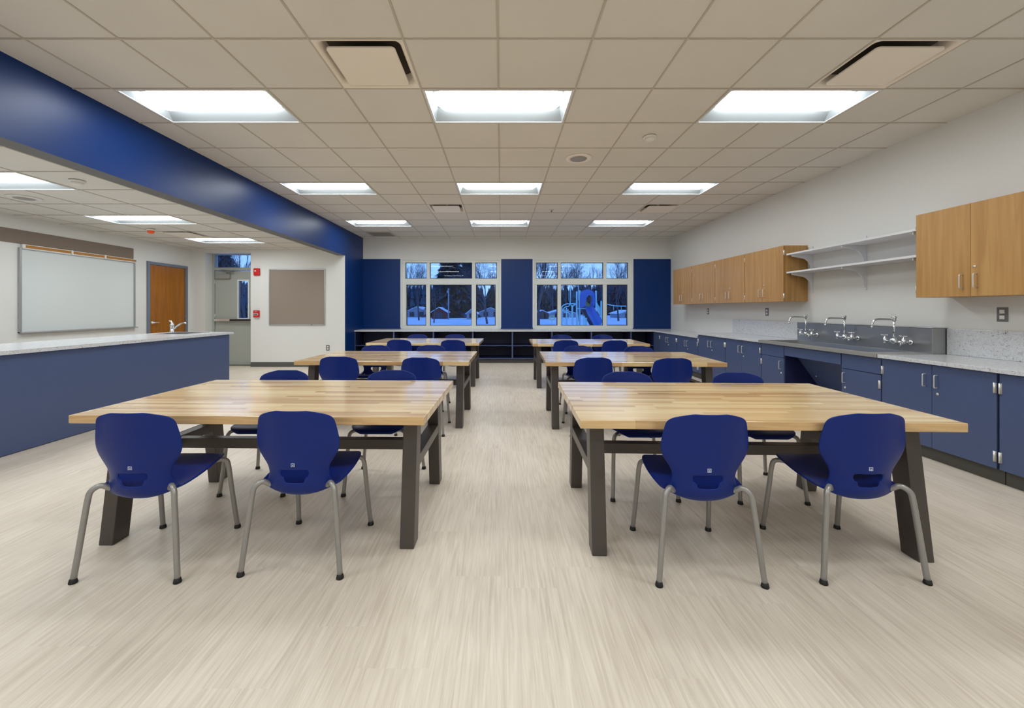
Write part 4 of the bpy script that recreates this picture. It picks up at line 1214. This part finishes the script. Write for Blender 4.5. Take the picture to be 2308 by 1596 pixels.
# continuous distant wood: one mass nobody could count
rnd = random.Random(4)
b = MB()
for k in range(520):
    x = rnd.uniform(-100, 66); y = rnd.uniform(134, 150)
    h = rnd.uniform(8.2, 11.0) + 1.2 * math.sin(x * 0.21) + 0.8 * math.sin(x * 0.53); r = rnd.uniform(1.2, 2.4)
    m = 7
    for q in range(m):
        a = 2 * math.pi * q / m + rnd.random(); L = r * rnd.uniform(.7, 1.2)
        for z0, z1, f in ((0, h * .45, 1.0), (h * .3, h * .75, .85), (h * .6, h, .55)):
            c, s1 = math.cos(a) * L * f, math.sin(a) * L * f
            b.face([(x + c - s1 * .5, y + s1 + c * .5, z0), (x + c + s1 * .5, y + s1 - c * .5, z0 + .3), (x + rnd.uniform(-.3, .3), y + rnd.uniform(-.3, .3), z1)])
o = b.build('distant_woodland', 'spruce', None, off=(0, 142, 0), recalc=False); o.location.z = ZG
tag(o, 'continuous dark woodland along the horizon behind the far houses', 'woodland', kind='stuff')

# shed and houses
def house(name, px0, px1, Y, peak_y, eave_y, depth, wallm, label, cat='building', door=True, windows=()):
    x0, x1 = at(px0, Y), at(px1, Y); zp, ze = PZ(peak_y, Y), PZ(eave_y, Y); xm = (x0 + x1) / 2
    root = empty(name, (xm, Y, ZG), 0, label, cat)
    b = MB(); b.prism([(x0, Y, ZG), (x1, Y, ZG), (x1, Y, ze), (xm, Y, zp), (x0, Y, ze)], (0, depth, 0)); b.build('wall', wallm, root, world=True)
    b = MB(); k = 0.12
    for xa, xb in ((x0, xm), (x1, xm)):
        ex = xa + (-0.25 if xa < xm else 0.25); ez = ze - (zp - ze) * 0.25 / abs(xm - xa)
        b.prism([(ex, Y - .25, ez), (xm, Y - .25, zp), (xm, Y - .25, zp + k), (ex, Y - .25, ez + k)], (0, depth + .5, 0))
    b.build('snowy_roof', 'snow', root, world=True)
    if door:
        dw = (x1 - x0) * 0.2
        b = MB(); b.box(xm - dw, xm + dw, Y - 0.05, Y, ZG, ZG + (ze - ZG) * 0.9); b.build('door', 'shedtrim', root, world=True)
    for (u, wz) in windows:
        xx = x0 + (x1 - x0) * u; zc = ZG + (ze - ZG) * 0.6
        b = MB(); b.box(xx - wz, xx + wz, Y - 0.06, Y, zc - wz, zc + wz); b.build('window', 'houseglass', root, world=True)
house('garden_shed', 973.5, 1006, 76, 693.5, 703, 3.5, 'shedred', 'small red shed with snow-edged gable roof in the left window', 'shed')
house('far_house', 912, 966, 92, 692, 704, 8, 'house', 'low pale house with snowy roof at the left of the left window', 'house', False, ((.3, .5), (.7, .5)))
house('far_house', 1052, 1074, 72, 697, 706, 4.5, 'house', 'small pale house corner right of the spruces in the left window', 'house', False, ((.5, .4),))
house('far_house', 1080, 1130, 94, 694, 704, 8, 'house', 'pale house behind the bare tree in the left window', 'house', False, ((.3, .5), (.75, .5)))
house('far_house', 1208, 1236, 74, 700, 706, 6, 'shedtrim', 'dark low house with snowy gable at the left of the right window', 'house', False, ((.55, .45), (.85, .4)))
house('far_house', 1236, 1300, 88, 698, 707, 8, 'house', 'pale house behind the playground climber in the right window', 'house', False, ((.3, .4), (.6, .4)))
house('far_house', 1396, 1440, 82, 700, 707, 7, 'house', 'pale house under the chain bridge in the right window', 'house', False, ((.4, .4),))

# playground
Yp = 28.0
def pp(cx_, cy_, dy=0): # crop coords (8.4x, origin 1190,570) to world at playground depth
    return Vector((at(1190 + cx_ / 8.4, Yp + dy), Yp + dy, PZ(570 + cy_ / 8.4, Yp + dy)))
root = empty('play_structure', (at(1320, Yp), Yp, ZG), 0, 'pale blue and green playground tower with blue slide and climbers in the right window', 'playground')
def post(cx_, top, dy, r=0.055, m='playpost'):
    p = pp(cx_, top, dy); b = MB(); b.tube([(p.x, p.y, ZG), (p.x, p.y, p.z - .02), (p.x, p.y, p.z)], [r, r, r * .5], 12); b.build('post', m, root, world=True)
for cx_, top, dy in ((925, 730, 0), (978, 708, 1.1), (1285, 715, 0), (1385, 910, .3), (840, 990, .2), (730, 1040, .6), (640, 1040, .8), (1060, 1190, -.6), (1100, 1230, -.4)): post(cx_, top, dy, 0.06 if cx_ > 800 else .045)
b = MB(); b.tube([pp(955, 900, 1.1), pp(955, 580, 1.1)], .022, 8); b.tube([pp(805, 960, .3), pp(808, 560, .3)], .028, 8)
b.tube(smooth_path([pp(805, 940, .3), pp(778, 910, .3), pp(778, 690, .3), pp(800, 665, .3)]), .018, 8); b.build('mast', 'playpost', root, world=True)
b = MB()
b.tube(smooth_path([pp(632, 1060, 0), pp(650, 1010, 0), pp(720, 970, 0), pp(820, 963, 0), pp(915, 962, 0)]), .035, 8)
b.tube(smooth_path([pp(840, 1090, 0), pp(850, 1010, 0), pp(915, 965, 0)]), .04, 8)
b.tube(smooth_path([pp(665, 1075, .3), pp(700, 1030, .3), pp(770, 1010, .3), pp(800, 970, .3), pp(830, 1020, .3)]), .03, 8)
b.tube(smooth_path([pp(640, 1080, .3), pp(700, 1110, .3), pp(770, 1075, .3)]), .03, 8)
b.tube(smooth_path([pp(690, 1130, .2), pp(770, 1130, .2), pp(800, 1190, .2), pp(760, 1235, .2), pp(690, 1240, .2), pp(670, 1290, .2), pp(710, 1340, .2), pp(760, 1350, .2)]), .028, 8)
b.build('climber', 'playpost', root, world=True)
# hood: arch with an opening
b = MB()
o1 = [(1000, 1050), (1000, 800), (1010, 735), (1070, 700), (1140, 688), (1215, 715), (1262, 770), (1268, 900), (1262, 1000)]
i1 = [(1090, 1010), (1092, 930), (1110, 850), (1150, 800), (1175, 790), (1205, 800), (1218, 850), (1215, 930), (1190, 1030)]
for d0 in (0, ):
    fo = [pp(x, y, -.5) for x, y in o1]; fi = [pp(x, y, -.5) for x, y in i1]
    bo = [p + Vector((0.1, .9, 0)) for p in fo]; bi = [p + Vector((0.1, .9, 0)) for p in fi]
    for k in range(len(fo) - 1):
        for q in ((fo[k], fo[k + 1], fi[k + 1], fi[k]), (bo[k + 1], bo[k], bi[k], bi[k + 1]), (fo[k + 1], fo[k], bo[k], bo[k + 1]), (fi[k], fi[k + 1], bi[k + 1], bi[k])):
            b.face(list(q), smooth=False)
b.build('slide_hood', 'playblue', root, world=True)
b = MB()
tl = [pp(1090, 1000, -.5), pp(1130, 1110, -1.2), pp(1200, 1230, -2.0), pp(1290, 1390, -3.0)]
tr = [pp(1215, 960, -.5), pp(1265, 1060, -1.2), pp(1330, 1160, -2.0), pp(1420, 1290, -3.0)]
for k in range(3):
    a0, a1, c0, c1 = tl[k], tl[k + 1], tr[k], tr[k + 1]
    m0, m1 = (a0 + c0) / 2 - Vector((0, 0, .16)), (a1 + c1) / 2 - Vector((0, 0, .16))
    b.face([a0, a1, m1, m0], smooth=True); b.face([m0, m1, c1, c0], smooth=True)
    dn = Vector((0, 0, -.2)); b.face([a0, a0 + dn, a1 + dn, a1]); b.face([c0, c1, c1 + dn, c0 + dn])
b.build('slide_trough', 'playblue', root, world=True)
b = MB(); b.prism([pp(1003, 1060, .2), pp(1092, 1040, .2), pp(1255, 1330, .2), pp(1250, 1480, .2), pp(1190, 1390, .2)], (0, .25, 0)); b.build('slide_side', 'playdark', root, world=True)
b = MB(); b.prism([pp(1092, 905, .6), pp(1180, 985, .6), pp(1185, 1050, .6), pp(1095, 1020, .6)], (0, .06, 0)); b.build('tower_panel', 'playyellow', root, world=True)
b = MB(); b.prism([pp(1300, 930, .5), pp(1372, 1050, .5), pp(1400, 1240, .5), pp(1300, 1090, .5)], (0, .06, 0)); b.build('side_panel', 'playpost', root, world=True)
b = MB(); b.box(pp(1000, 0).x, pp(1290, 0).x, Yp - .3, Yp + 1.2, pp(0, 1062).z, pp(0, 1045).z); b.build('platform', 'playpost', root, world=True)
b = MB(); b.tube(smooth_path([pp(1400, 940, .5), pp(1490, 970, .5), pp(1620, 998, .5), pp(1765, 1008, .5), pp(1900, 1003, .5), pp(2000, 985, .5)]), .03, 8)
for cx_, y0 in ((1620, 998), (1765, 1008), (1900, 1003)): b.tube([pp(cx_, y0, .5), pp(cx_, y0 + 90, .5)], .016, 6)
b.build('bridge_rail', 'playpost', root, world=True)
Yq = 34.0
root = empty('play_ring', (at(1190 + 455 / 8.4, Yq), Yq, ZG), 0, 'yellowish play ring standing in the snow left of the tower', 'playground')
b = MB()
cx_, cz_ = at(1190 + 455 / 8.4, Yq), PZ(570 + 1232 / 8.4, Yq)
b.tube([(cx_ + .2 * math.cos(a) * 1.1, Yq, cz_ + .16 * math.sin(a)) for a in [2 * math.pi * k / 24 for k in range(25)]], .03, 8, cap=False); b.build('ring', 'playyellow', root, world=True)
b = MB(); b.tube([(cx_, Yq, ZG), (cx_, Yq, cz_ - .16)], .03, 8); b.build('post', 'playpost', root, world=True)
# utility pole
b = MB(); x = at(1011, 70)
b.tube([(x, 70, ZG), (x, 70, PZ(650, 70))], .1, 8)
b.box(x - .28, x - .05, 69.9, 70.1, PZ(660, 70), PZ(655, 70))
o = b.build('utility_pole', 'house', None, off=(x, 70, ZG)); tag(o, 'pale utility pole in front of the dark spruce in the left window', 'pole')
